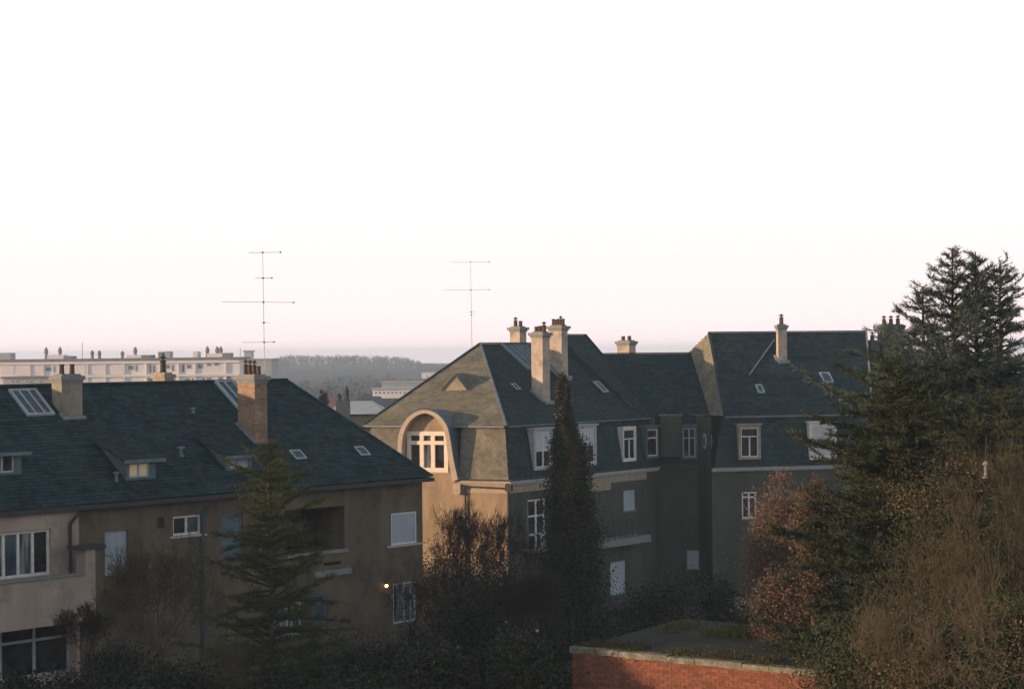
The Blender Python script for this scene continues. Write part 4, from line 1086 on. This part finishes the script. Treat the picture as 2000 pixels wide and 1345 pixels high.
M_MOSS = mat('moss', (.085, .075, .03), (.05, .05, .02), rough=.95, scale=4, island=.3)

def profile(tab):
    """tab: list of (z, radius)"""
    z, r = zip(*sorted(tab)); return lambda x: float(np.interp(x, z, r))

def conifer(name, label, cat, px, Y, tab_px, top_px, ground=0.0, nb=180, needle=.13, nw=.022, dens=1.0, rise=.25, droop=.35, m=None, bark=None, trunk_r=.16, ragged=.25, twig=.42, zlow=1.0, group=None, tufts=3, seed=1, leaders=(), up=1.2, flat=.12):
    """trunk(s), whorled limbs with side twigs, and needles set along every twig"""
    global rng
    rng = np.random.default_rng(seed)
    sc = Y / FPX; x0 = at0(px, Y)
    T = thing(name, label, cat, (x0, Y, ground), group)
    B = []; NC = []; ND = []; S = []; k = 12
    for (lpx, ltop, ltab, lz, lnb, dy) in [(px, top_px, tab_px, zlow, nb, 0)] + list(leaders):
        Yl = Y + dy; x = at0(lpx, Y); zt = at(lpx, ltop, Y)[2]
        prof = profile([(at(lpx, y, Y)[2], hw * sc) for y, hw in ltab])
        zb = ground if lz == zlow else lz
        tp = [V(x0 + (x - x0) * min(1, max(0, (i / k) * 3)) if zb != ground else x + .03 * math.sin(i), Yl, zb + (zt - zb) * i / k) for i in range(k + 1)]
        tr = trunk_r if zb == ground else trunk_r * .22
        for i in range(k): S.append([*tp[i], *tp[i + 1], tr * (1 - i / k) + .012, tr * (1 - (i + 1) / k) + .012])
        for i in range(lnb):
            t = (i + rng.uniform(0, 1)) / lnb
            z = lz + (zt - .12 - lz) * (t ** .85)
            az = i * 2.39996 + rng.normal() * .3
            L = max(prof(z) * rng.uniform(1 - ragged, 1 + ragged * .45), .12)
            rs = rise * rng.uniform(-.2, 2.0) * (1 + up * t); dr = droop * rng.uniform(.6, 1.4) * (1 - .5 * t)
            n = max(4, int(L / .22)); ts = np.linspace(0, 1, n + 1)
            da = V(math.cos(az), math.sin(az), 0); sa = V(-da[1], da[0], 0); wob = rng.normal() * .12
            P = np.array([V(x, Yl, z) + da * L * q + sa * wob * L * q * q + V(0, 0, L * (rs * q - dr * q * q + (flat * q ** 3))) for q in ts])
            r0 = .010 + .012 * L
            for j in range(n): B.append([*P[j], *P[j + 1], r0 * (1 - ts[j]) + .004, r0 * (1 - ts[j + 1]) + .004])
            nt = max(5, int(L / .11 * dens))
            q = rng.uniform(.12, 1, nt); idx = np.minimum((q * n).astype(int), n - 1); fr = q * n - idx
            base = P[idx] * (1 - fr[:, None]) + P[idx + 1] * fr[:, None]
            dirb = P[idx + 1] - P[idx]; dirb /= np.linalg.norm(dirb, axis=1, keepdims=True)
            side = rng.choice([-1, 1], nt)[:, None]
            dt = dirb * rng.uniform(.5, 1.1, (nt, 1)) + sa * side * rng.uniform(.5, 1.2, (nt, 1)) + np.array([0, 0, 1]) * rng.normal(-.05, .2, (nt, 1))
            dt /= np.linalg.norm(dt, axis=1, keepdims=True)
            lt = np.minimum((twig * L * (1 - q * .7) * .6 + .14) * rng.uniform(.5, 1.2, nt), .9)
            for b_, d_, l_ in zip(base, dt, lt): B.append([*b_, *(b_ + d_ * l_), .005, .003])
            # needles on twigs and along the limb itself
            base = np.concatenate([base, P[:-1]]); dt = np.concatenate([dt, P[1:] - P[:-1]]); lt = np.concatenate([lt, np.linalg.norm(P[1:] - P[:-1], axis=1)])
            dt = dt / np.linalg.norm(dt, axis=1, keepdims=True)
            nn = np.maximum((lt / .055).astype(int), 2)
            rep = np.repeat(np.arange(len(base)), nn * tufts); f = rng.uniform(0, 1, len(rep))
            NC.append(base[rep] + dt[rep] * (lt[rep] * f)[:, None] + rng.normal(size=(len(rep), 3)) * .015)
            ND.append(dt[rep] * .8 + rng.normal(size=(len(rep), 3)) * .55 + np.array([0, 0, .18]))
    mk('trunk', segs_mesh(S, 8), bark or M_BARK, T, smooth=True)
    mk('branches', segs_mesh(B, 3), M_BARKD, T, kind='stuff')
    c = np.concatenate(NC); d = np.concatenate(ND)
    mk('needles', tri_cloud(c, d, needle * rng.uniform(.6, 1.3, len(c)), nw), m or M_SPR, T, kind='stuff')
    return T

def grow(S, p, d, L, r, depth, rngl, spread=.5, up=.15, kids=(2, 4), taper=.62, wig=.18, minr=.003):
    n = 3; q = p.copy(); rr = r
    for i in range(n):
        d = unit(d + rngl.normal(size=3) * wig + V(0, 0, up * .3)); q2 = q + d * L / n; r2 = max(rr * .86, minr)
        S.append([*q, *q2, rr, r2])
        if depth > 0 and i > 0 and rngl.random() < .75:
            nd = unit(d + rngl.normal(size=3) * spread + V(0, 0, up)); grow(S, q2, nd, L * rngl.uniform(.5, .75), rr * .55, depth - 1, rngl, spread, up, kids, taper, wig, minr)
        q, rr = q2, r2
    if depth > 0:
        for _ in range(rngl.integers(*kids)):
            nd = unit(d + rngl.normal(size=3) * spread + V(0, 0, up)); grow(S, q, nd, L * rngl.uniform(.6, .85), max(rr * taper * 1.1, minr), depth - 1, rngl, spread, up, kids, taper, wig, minr)

def bare_tree(name, label, cat, px, Y, top_px, stems=5, depth=5, m=None, group=None, hw=100, spread=.62, up=.16, r=.05, seed=3, ground=0.0, minr=.004, crown=1.25):
    """stems from the ground that fork into a rounded crown of fine twigs"""
    g = np.random.default_rng(seed); x = at0(px, Y); H = at(px, top_px, Y)[2] - ground; S = []
    for i in range(stems):
        a = 2 * math.pi * (i + g.random()) / stems
        grow(S, V(.1 * math.cos(a), .1 * math.sin(a), 0), unit(V(math.cos(a) * .7, math.sin(a) * .7, 1)), 1.0, r, depth, g, spread, up, minr=.002, wig=.24)
    S = np.array(S); rw = hw * Y / FPX; h = np.percentile(S[:, 5], 99.7); rad_ = np.percentile(np.hypot(S[:, 3], S[:, 4]), 97)
    kx = rw / rad_; kz = min(kx * crown, H / h); zb = H - h * kz
    for a_, b_ in ((0, kx), (1, kx), (2, kz), (3, kx), (4, kx), (5, kz)): S[:, a_] *= b_
    S[:, 6:] *= (kx + kz) * .3; S[:, 6:] = np.maximum(S[:, 6:], minr)
    S[:, 0] += x; S[:, 3] += x; S[:, 1] += Y; S[:, 4] += Y; S[:, 2] += ground + zb; S[:, 5] += ground + zb
    L = []
    for i in range(stems):
        a = 2 * math.pi * i / stems
        L.append([x + .9 * math.cos(a + .6), Y + .9 * math.sin(a + .6), ground, x + .1 * kx * math.cos(a), Y + .1 * kx * math.sin(a), ground + zb + .02, .05, .03])
    T = thing(name, label, cat, (x, Y, ground), group)
    big = S[:, 6] > .022
    mk('stems', segs_mesh(np.vstack([L, S[big]]), 6), M_BARKO if m is M_TWIG else M_TWIGD, T, smooth=True)
    mk('twigs', segs_mesh(S[~big], 3), m or M_TWIG, T, kind='stuff')
    return T, S

def leafy(name, label, cat, px, Y, ytop, hw, hgt_px, leaf=.08, n=16000, m=None, group=None, seed=5, clumps=60, ground=0.0, m2=None, frac2=0.0, shell=.35, stemm=None):
    """bush or crown: clumps of leaves over an uneven ellipsoid, on real stems"""
    g = np.random.default_rng(seed); sc = Y / FPX; x = at0(px, Y); zt = at(px, ytop, Y)[2]
    rz = hgt_px * sc / 2; rx = hw * sc; cz = zt - rz
    T = thing(name, label, cat, (x, Y, ground), group)
    d = g.normal(size=(clumps, 3)); d /= np.linalg.norm(d, axis=1, keepdims=True)
    rr = g.uniform(shell, 1, (clumps, 1)) ** .5 * g.uniform(.75, 1.08, (clumps, 1))
    c = d * rr * np.array([rx * .82, rx * .8, rz * .85]) + np.array([x, Y, cz])
    S = []
    for i in range(4):
        a = g.uniform(0, 6.28); S.append([x + .1 * math.cos(a), Y + .1 * math.sin(a), ground, x + rx * .3 * math.cos(a), Y + rx * .3 * math.sin(a), cz, .07, .04])
    for q in c: S.append([x + (q[0] - x) * .25, Y + (q[1] - Y) * .25, min(cz, q[2]) - rz * .3, *q, .022, .008])
    mk('stems', segs_mesh(S, 5), stemm or M_BARK, T)
    k = g.integers(0, clumps, n); csz = g.uniform(.16, .34, clumps) * max(rx, .6)
    off = g.normal(size=(n, 3)) * csz[k][:, None] * np.array([1, 1, .75])
    p = c[k] + off
    p[:, 2] = np.maximum(p[:, 2], ground + .02)
    if m2 is not None and frac2 > 0:
        s2 = k < clumps * frac2
        mk('leaves', leaf_cloud(p[~s2], leaf), m, T, kind='stuff'); mk('leaves', leaf_cloud(p[s2], leaf), m2, T, kind='stuff')
    else: mk('leaves', leaf_cloud(p, leaf), m or M_DKL, T, kind='stuff')
    return T

# ================================================================== trees of the gardens
conifer('spruce_tree', 'open branched green spruce standing in front of the taupe terraced house', 'spruce', 524, 47, [(862, 4), (880, 22), (910, 48), (945, 84), (1000, 92), (1060, 108), (1140, 116), (1220, 138), (1345, 155), (1600, 170)], 858, nb=190, needle=.13, nw=.020, dens=1.1, rise=.20, droop=.30, m=M_SPR, bark=M_BARKO, trunk_r=.13, ragged=.45, zlow=2.2, seed=11, tufts=4)
conifer('cedar_tree', 'tall blue green cedar with several leaders towering above the roofs at the right', 'cedar', 1864, 43, [(488, 4), (510, 20), (545, 42), (590, 88), (630, 112), (700, 118), (740, 170), (800, 225), (900, 275), (1000, 300), (1345, 340), (1700, 360)], 486, nb=190, needle=.14, nw=.022, dens=1.15, rise=.30, droop=.28, m=M_CED, bark=M_BARKD, trunk_r=.22, ragged=.38, zlow=3.2, seed=5, up=1.0, tufts=4,
        leaders=[(1914, 490, [(490, 3), (530, 18), (570, 58), (640, 88), (720, 95)], 11.6, 60, .3), (1948, 522, [(522, 4), (570, 40), (640, 74), (720, 90)], 11.6, 55, -.3), (1800, 560, [(560, 3), (600, 16), (640, 30), (720, 50)], 12.4, 16, -.2)])
conifer('pine_tree', 'broad olive green conifer in front of the cedar, hiding the right hand house', 'conifer', 1752, 40, [(716, 12), (740, 60), (780, 95), (830, 125), (880, 172), (960, 192), (1050, 205), (1150, 218), (1345, 245), (1600, 260)], 712, nb=230, needle=.14, nw=.028, dens=1.35, rise=.18, droop=.26, m=M_YEW, bark=M_BARKD, trunk_r=.2, ragged=.4, zlow=3.2, seed=8, tufts=4)
conifer('pine_tree', 'olive brown conifer at the right edge of the picture below the cedar', 'conifer', 1950, 38, [(770, 8), (800, 80), (860, 130), (950, 170), (1100, 220), (1345, 260), (1600, 280)], 760, nb=190, needle=.14, nw=.028, dens=1.2, rise=.18, droop=.26, m=M_YEW, bark=M_BARKD, trunk_r=.2, ragged=.35, zlow=3.0, seed=18)
# cypress wrapped in ivy
def column_tree(name, label, cat, px, Y, tab, n, seed):
    g = np.random.default_rng(seed); sc = Y / FPX; x = at0(px, Y)
    zs_ = [(at(px, y, Y)[2], hw * sc, (dx) * sc) for y, hw, dx in tab]; zs_.sort()
    Z = [a[0] for a in zs_]; Rr = [a[1] for a in zs_]; DX = [a[2] for a in zs_]
    T = thing(name, label, cat, (x, Y, 0))
    mk('trunk', segs_mesh([[x, Y, 0, x, Y, Z[-1] * .5, .2, .12], [x, Y, Z[-1] * .5, x + DX[-1], Y, Z[-1] + .15, .12, .02]], 8), M_BARK, T)
    K = 420; cz = Z[0] + (Z[-1] - Z[0]) * g.random(K) ** .9; a = g.uniform(0, 2 * math.pi, K)
    R_ = np.interp(cz, Z, Rr); rr = R_ * g.uniform(.15, 1.0, K); dx = np.interp(cz, Z, DX)
    c = np.stack([x + dx + rr * np.cos(a), Y + rr * np.sin(a), cz], 1)
    k = g.integers(0, K, n); p = c[k] + g.normal(size=(n, 3)) * (np.interp(cz, Z, Rr)[k][:, None] * .20 + .05) * np.array([1, 1, 1.5])
    brown = (np.abs(p[:, 0] - x - np.interp(p[:, 2], Z, DX) - .12 * np.sin(p[:, 2] * 2.3)) < np.interp(p[:, 2], Z, Rr) * .5 * g.uniform(.4, 1.1, n)) & (g.random(n) < np.clip((p[:, 2] - Z[-1] + 6.5) / 4.5, 0, .9))
    mk('leaves', leaf_cloud(p[~brown], .105), M_IVY, T, kind='stuff'); mk('ivy', leaf_cloud(p[brown], .10), M_IVYB, T, kind='stuff')
    tw = c[g.integers(0, K, 500)]; dd = g.normal(size=(500, 3)) + np.array([0, 0, .6]); dd[:, :2] += (tw[:, :2] - np.array([x, Y])) * 1.5
    dd /= np.linalg.norm(dd, axis=1, keepdims=True)
    mk('twigs', segs_mesh(np.hstack([tw, tw + dd * .4, np.full((500, 1), .012), np.full((500, 1), .005)]), 3), M_TWIG, T, kind='stuff')
    return T
column_tree('cypress_tree', 'dark columnar cypress wrapped in brown ivy in front of the corner house', 'cypress', 1106, 70, [(738, 2, -8), (756, 6, -8), (790, 8, -7), (820, 11, -5), (850, 16, -3), (875, 26, 4), (905, 34, 5), (950, 40, 3), (1020, 46, 6), (1100, 56, 12), (1250, 74, 14)], 95000, 4)
# copper leaved beeches
leafy('copper_beech', 'copper leaved beech right of the link, standing behind the olive conifer', 'beech', 1532, 53, 895, 76, 420, leaf=.065, n=60000, m=M_COP, seed=21, clumps=150, stemm=M_BARK)
leafy('copper_beech', 'low sunlit coppery shrub beside the brick wall roof', 'beech', 1520, 44, 1100, 62, 230, leaf=.06, n=40000, m=M_COP, m2=M_YEW, frac2=.25, seed=22, clumps=110)
leafy('copper_beech', 'pinkish sunlit bush in front of the olive conifer at its left edge', 'beech', 1590, 41.5, 905, 48, 330, leaf=.06, n=32000, m=M_COP, m2=M_YEW, frac2=.45, seed=23, clumps=110)
# bare deciduous trees
bare_tree('bare_tree', 'leafless olive brown shrub tree before the middle terraced house', 'tree', 305, 45, 1058, stems=6, depth=5, m=M_TWIG, hw=120, seed=31)
bare_tree('bare_tree', 'small leafless tree at the corner of the balcony', 'tree', 165, 46, 1180, stems=4, depth=5, m=M_TWIGD, hw=62, seed=32)
bare_tree('bare_tree', 'dark leafless tree against the sunlit ochre wall', 'tree', 890, 68, 985, stems=6, depth=5, m=M_TWIGD, hw=85, seed=33, crown=1.6)
bare_tree('bare_tree', 'dark leafless tree whose twigs reach the corner downpipe', 'tree', 985, 66, 1000, stems=6, depth=5, m=M_TWIGD, hw=75, seed=34, crown=1.6)
bare_tree('bare_tree', 'wide leafless tree with curving pale branches at the lower right edge', 'tree', 1960, 33, 830, stems=4, depth=5, m=M_TWIG, hw=260, spread=.75, seed=35, r=.04, minr=.003, crown=1.6)
bare_tree('bare_tree', 'leafless brown twigged tree in front of the conifers, left of the wide one', 'tree', 1850, 35, 990, stems=5, depth=4, m=M_TWIG, hw=170, seed=45, r=.04, minr=.003, crown=1.6)
bare_tree('bare_tree', 'leafless brown shrub low in front of the conifers at the right', 'tree', 1760, 34, 1130, stems=6, depth=4, m=M_TWIG, hw=160, seed=36, r=.04, minr=.003, crown=1.4)
bare_tree('bare_tree', 'leafless tan twigged shrub nearest the camera at the lower right corner', 'tree', 1915, 27, 1110, stems=4, depth=4, m=M_TWIGT, hw=170, seed=61, r=.04, minr=.003, crown=1.3, spread=.75)
bare_tree('bare_tree', 'leafless tan shrub overhanging the right end of the brick wall', 'tree', 1720, 30, 1185, stems=6, depth=4, m=M_TWIGT, hw=130, seed=62, r=.035, minr=.003, crown=1.3, spread=.75)
bare_tree('bare_tree', 'thin leafless shrub beside the garden door with the lamp', 'tree', 800, 60, 1120, stems=6, depth=4, m=M_TWIGD, hw=55, seed=37)
bare_tree('bare_tree', 'leafless shrub in front of the small balcony of the mansard house', 'tree', 1010, 60, 1110, stems=7, depth=5, m=M_TWIGD, hw=90, seed=38)
bare_tree('bare_tree', 'brown leafless shrub at the lower left below the balcony', 'tree', 420, 42, 1240, stems=8, depth=4, m=M_TWIG, hw=90, seed=39)
# dark evergreen bushes
bushes = [(1290, 72, 1088, 78, 260, 'round dark evergreen bush in front of the link'), (1400, 74, 1105, 60, 220, 'dark bush between the round bush and the copper beech'),
          (1195, 62, 1190, 70, 260, 'dark bush at the foot of the cypress, right side'), (1060, 62, 1165, 85, 300, 'dark bush at the foot of the cypress, left side'),
          (920, 62, 1120, 85, 330, 'dark bush under the leafless trees by the ochre wall'), (800, 58, 1205, 80, 300, 'dark bush below the garden door'),
          (680, 56, 1225, 85, 280, 'dark bush right of the spruce foot'), (600, 52, 1250, 70, 260, 'dark bush touching the spruce trunk'),
          (840, 41.8, 1232, 110, 300, 'low dark bush at the bottom middle of the picture'), (1010, 42.4, 1224, 85, 320, 'low dark bush left of the brick wall corner'),
          (1330, 56, 1190, 90, 200, 'dark bush behind the brick wall roof'), (1440, 54, 1185, 70, 200, 'dark bush left of the sunlit coppery shrub'),
          (230, 48, 1225, 80, 300, 'dark bush against the middle terraced house'), (150, 42, 1300, 90, 200, 'dark bush under the balcony at the lower left'),
          (330, 40, 1285, 100, 200, 'dark bush below the leafless shrub tree'), (730, 44, 1310, 120, 200, 'dark bush at the bottom edge right of the spruce'), (20, 41, 1318, 70, 150, 'dark bush at the bottom left corner'),
          (1250, 76, 1125, 80, 260, 'dark bush below the balcony of the mansard house'), (1130, 72, 1150, 70, 260, 'dark bush behind the foot of the cypress'), (960, 74, 1035, 100, 430, 'dark bush before the corner of the sunlit wall'),
          (868, 76, 1035, 85, 430, 'dark bush by the wall under the arched dormer'), (1460, 72, 1130, 50, 260, 'dark bush left of the copper beech'), (760, 54, 1235, 70, 280, 'dark bush below the lamp'), (520, 44, 1300, 90, 200, 'dark bush at the foot of the spruce trunk'), (1085, 46, 1290, 60, 220, 'dark bush against the left end of the brick wall')]
for i, (px, Y, yt, hw, hg, lab) in enumerate(bushes):
    leafy('garden_bush', lab, 'bush', px, Y, yt, hw, hg, leaf=.10, n=15000 if px not in (868, 960) else 60000, m=M_DKL if i % 3 else M_IVY, seed=50 + i, clumps=110 if px not in (868, 960) else 300, group='dark garden bushes', shell=.1)
for i, (px, Y, yt, hw, lab) in enumerate([(1860, 37.2, 850, 150, 'tall olive evergreen bush in front of the right hand conifers'), (1960, 36, 930, 110, 'olive evergreen bush at the right edge behind the wide leafless tree'), (1830, 30, 1200, 140, 'olive bush at the lower right under the leafless trees'), (1680, 36, 1180, 110, 'olive bush where the brick wall meets the conifers'), (1980, 29, 1150, 100, 'olive bush at the bottom right corner')]):
    leafy('garden_bush', lab, 'bush', px, Y, yt, hw, 560 if yt < 1000 else 330, leaf=.055, n=34000, m=M_YEW, m2=M_IVYB, frac2=.15, seed=80 + i, clumps=120, group='dark garden bushes')

# ================================================================== brick outbuilding
zR = 6.0
a_ = atz(1117, 1262, zR); b_ = atz(1600, 1309, zR); dW = unit(b_ - a_)
FWl = Facade(a_, a_ + dW * 9.5)
OB = thing('brick_outbuilding', 'flat roofed red brick outbuilding with crumbling pale coping in the foreground', 'outbuilding', FWl.P(3, -2, 0))
M_BRICK = mat('brick_red', (.24, .090, .056), (.15, .062, .042), rough=.9, scale=6, island=.22, bump=.4, dirt=(.10, .055, .04), dirt_scale=1.1, dirt_amt=.75)
M_MORTAR = mat('mortar', (.20, .088, .060), (.15, .07, .05), rough=.95, scale=8)
M_COPE = mat('coping_concrete', (.27, .25, .20), (.13, .125, .10), rough=.95, scale=5, bump=.8, dirt=(.06, .06, .035), dirt_scale=3.5, dirt_amt=1)
M_FELT = mat('roof_felt', (.040, .038, .032), (.026, .026, .022), rough=.95, scale=3, bump=.8, dirt=(.06, .05, .022), dirt_scale=1.2, dirt_amt=.8)
core = mk('wall', FWl.box(MB(), .01, 9.49, -5.5, -.012, 0, zR - .10), M_MORTAR, OB)
bm = MB(); rowz = zR - .12; k = 0
while rowz > 4.2:
    x_ = -.11 if k % 2 else 0.0
    while x_ < 9.5:
        l, r_ = max(x_, 0) + .004, min(x_ + .219, 9.5)
        if r_ - l > .04:
            pr = random.uniform(-.004, .004); FWl.box(bm, l, r_, -.05, pr, rowz - .066, rowz)
        x_ += .225
    rowz -= .075; k += 1
mk('brick', bm, M_BRICK, OB, kind='stuff')
x_ = -.04
while x_ < 9.5:
    l = random.uniform(.55, .75); zz_ = random.uniform(-.01, .012)
    mb = MB(); n_ = 5                                # broken, uneven lower edge
    top = [FWl.P(x_ + l * i / n_, .05 + random.uniform(-.012, .012), zR + zz_) for i in range(n_ + 1)]
    bot = [FWl.P(x_ + l * i / n_, .045, zR - .115 - random.uniform(0, .03)) for i in range(n_ + 1)]
    for i in range(n_):
        mb.quad(bot[i], bot[i + 1], top[i + 1], top[i])
        mb.quad(top[i], top[i + 1], top[i + 1] - FWl.n * .3, top[i] - FWl.n * .3); mb.quad(bot[i + 1], bot[i], bot[i] - FWl.n * .2, bot[i + 1] - FWl.n * .2)
    mk('coping_stone', mb, M_COPE, OB); x_ += l + .012
mk('roof', FWl.box(MB(), .1, 9.4, -5.4, -.2, zR - .09, zR - .02), M_FELT, OB)
g = np.random.default_rng(9)
n_ = 26000; uu = g.uniform(0, 9.4, n_); oo = -.12 - np.abs(g.normal(size=n_)) * .5
P_ = np.array([FWl.P(u_, o_, zR - .03) for u_, o_ in zip(uu, oo)])
P_ = P_[(np.sin(uu * 2.1) + np.sin(uu * 5.3 + 1) + g.normal(size=n_) * .6) > -.1]
tag(mk('moss', tri_cloud(P_, g.normal(size=P_.shape) * .5 + np.array([0, 0, 1.]), g.uniform(.03, .10, len(P_)), .03), M_MOSS, kind='stuff'), 'moss and dry tufts growing along the edge of the flat roof', 'moss')
n_ = 5000; uu = g.uniform(.5, 7, n_); oo = -3.2 - np.abs(g.normal(size=n_)) * .8
P_ = np.array([FWl.P(u_, o_, zR - .03) for u_, o_ in zip(uu, oo)]); P_ = P_[np.sin(uu * 3.3) + g.normal(size=n_) * .5 > .1]
tag(mk('weeds', tri_cloud(P_, g.normal(size=P_.shape) * .4 + np.array([0, 0, 1.]), g.uniform(.1, .28, len(P_)), .03), mat('weed_yellow', (.13, .11, .03), (.07, .07, .02), island=.3), kind='stuff'), 'yellowish weeds at the back of the flat roof', 'weeds')

# ================================================================== garden pieces
def frame_thing(name, label, cat, px, py, Y, w, h, d, m):
    p = at(px, py, Y); T = thing(name, label, cat, (p[0], p[1], p[2] - h))
    z0 = p[2] - h
    for sx in (0, 1):
        for sy in (0, 1): mk('leg', MB().box(V(p[0] - w / 2 + sx * (w - .05), Y - d / 2 + sy * (d - .05), z0), V(.05, 0, 0), V(0, .05, 0), V(0, 0, h - .05)), m, T)
    mk('table_top', MB().box(V(p[0] - w / 2 - .04, Y - d / 2 - .04, p[2] - .048), V(w + .08, 0, 0), V(0, d + .08, 0), V(0, 0, .05)), m, T)
    return T
frame_thing('garden_table', 'small pale blue garden table on the paving before the right hand house', 'table', 1392, 1186, 84, .9, .75, .7, M_SHUT)
p_ = at(1430, 1168, 88)
mk('patio_paving', MB().box(V(p_[0] - 2.4, 84, 0.0), V(5, 0, 0), V(0, 7.2, 0), V(0, 0, .05)), M_SILL, kind='structure')
bt = thing('garden_shelter', 'low pale canvas garden shelter beside the house wall behind the bushes', 'shelter', (p_[0], 88, 0))
mk('canvas', MB().box(V(p_[0] - .55, 87.5, p_[2] - .28), V(1.1, 0, 0), V(0, 1.0, 0), V(0, 0, .28)), M_SHUT2, bt)
for sx in (0, 1): mk('post', MB().box(V(p_[0] - .5 + sx * .94, 87.55, .05), V(.06, 0, 0), V(0, .06, 0), V(0, 0, p_[2] - .34)), M_SHUT2, bt)
p_ = at(860, 1167, 80); T = thing('trellis', 'white metal garden trellis frame among dark bushes below the ochre wall', 'frame', (p_[0], 80, 0))
for sx in (-.5, .46): mk('post', MB().box(V(p_[0] + sx, 80, 0), V(.045, 0, 0), V(0, .045, 0), V(0, 0, p_[2] - .05)), M_WHITED, T)
mk('cross_bar', MB().box(V(p_[0] - .55, 79.99, p_[2] - .05), V(1.1, 0, 0), V(0, .05, 0), V(0, 0, .05)), M_WHITED, T)
p_ = at(1925, 905, 33.0)
bf = thing('bird_feeder', 'small pale bird feeder hanging among the branches at the right', 'bird feeder', p_)
mk('roof', MB().lathe(p_, [(.06, -.02), (.045, .02), (.01, .05)], 8), M_STONE, bf); mk('tube', MB().lathe(p_ + V(0, 0, -.22), [(.035, 0), (.035, .19)], 8), M_GLCUR, bf)
mk('tray', MB().lathe(p_ + V(0, 0, -.26), [(.055, 0), (.06, .02)], 8), M_STONE, bf); mk('hanger', MB().tube(p_ + V(0, 0, .08), p_ + V(.02, 0, .5), .006, n=4), M_GUTTER, bf)

# ================================================================== distant wood on the hill
g = np.random.default_rng(77); NT = 2300
X_ = g.uniform(-760, 520, NT); Y_ = g.uniform(1120, 1420, NT)
px_ = 1000 + X_ / Y_ * FPX
big = np.interp(px_, [-700, 400, 520, 560, 640, 700, 790, 830, 880], [.7, .35, .5, 1.0, .95, 1.0, .85, .2, .05])
H_ = (9.6 * big + .8) * g.uniform(.75, 1.0, NT)
gz = hillz(X_, Y_)
cs = []
for x_, y_, h_, z_ in zip(X_, Y_, H_, gz):
    k = 70; d_ = g.normal(size=(k, 3)); d_ /= np.linalg.norm(d_, axis=1, keepdims=True); r_ = g.uniform(.2, 1, (k, 1)) ** .5
    c_ = d_ * r_ * np.array([h_ * .33, h_ * .33, h_ * .42]) + np.array([x_, y_, z_ + h_ * .55]); cs.append(np.concatenate([c_, d_], 1))
cs = np.concatenate(cs)
cs = cs[cs[:, 2] < 15.5]
M_WOOD = mat('far_twigs', (.16, .15, .155), (.11, .105, .11), scale=.05)
tag(mk('far_wood', tri_cloud(cs[:, :3], cs[:, 3:] + np.array([0, 0, .8]), g.uniform(.8, 2.0, len(cs)), .5), M_WOOD, kind='stuff'), 'bluish leafless wood along the distant hill', 'wood')
# trees between the far houses
g = np.random.default_rng(78); NT = 260
X_ = g.uniform(-90, 60, NT); Y_ = g.uniform(270, 900, NT); H_ = g.uniform(2.5, 5.0, NT)
cs = []
for x_, y_, h_ in zip(X_, Y_, H_):
    k = 60; d_ = g.normal(size=(k, 3)); d_ /= np.linalg.norm(d_, axis=1, keepdims=True)
    cs.append(np.concatenate([d_ * g.uniform(.3, 1, (k, 1)) * np.array([h_ * .5, h_ * .5, h_ * .45]) + np.array([x_, y_, h_ * .5]), d_], 1))
cs = np.concatenate(cs)
tag(mk('far_hedges', tri_cloud(cs[:, :3], cs[:, 3:], g.uniform(.4, 1.1, len(cs)), .4), M_DKL, kind='stuff'), 'dark scrub and hedges between the distant houses', 'hedges')
conifer('small_conifer', 'small dark conifer in the distance just right of the terrace hip', 'conifer', 631, 140, [(766, 2), (790, 7), (830, 10)], 766, nb=60, needle=.3, nw=.09, dens=.8, m=M_DKL, zlow=4, seed=90, twig=.3)

# ================================================================== haze
bpy.ops.mesh.primitive_cube_add(size=1, location=(0, 850, 9.0))
hz = bpy.context.object; hz.name = 'haze'; hz.scale = (3100, 2500, 20.0)
hz['kind'] = 'stuff'
HM_ = bpy.data.materials.new('haze'); HM_.use_nodes = True; nt = HM_.node_tree; nt.nodes.clear()
oM = nt.nodes.new('ShaderNodeOutputMaterial'); vol = nt.nodes.new('ShaderNodeVolumePrincipled')
vol.inputs['Color'].default_value = (.62, .77, 1.0, 1); vol.inputs['Density'].default_value = .00044
nt.links.new(vol.outputs[0], oM.inputs['Volume']); hz.data.materials.append(HM_)
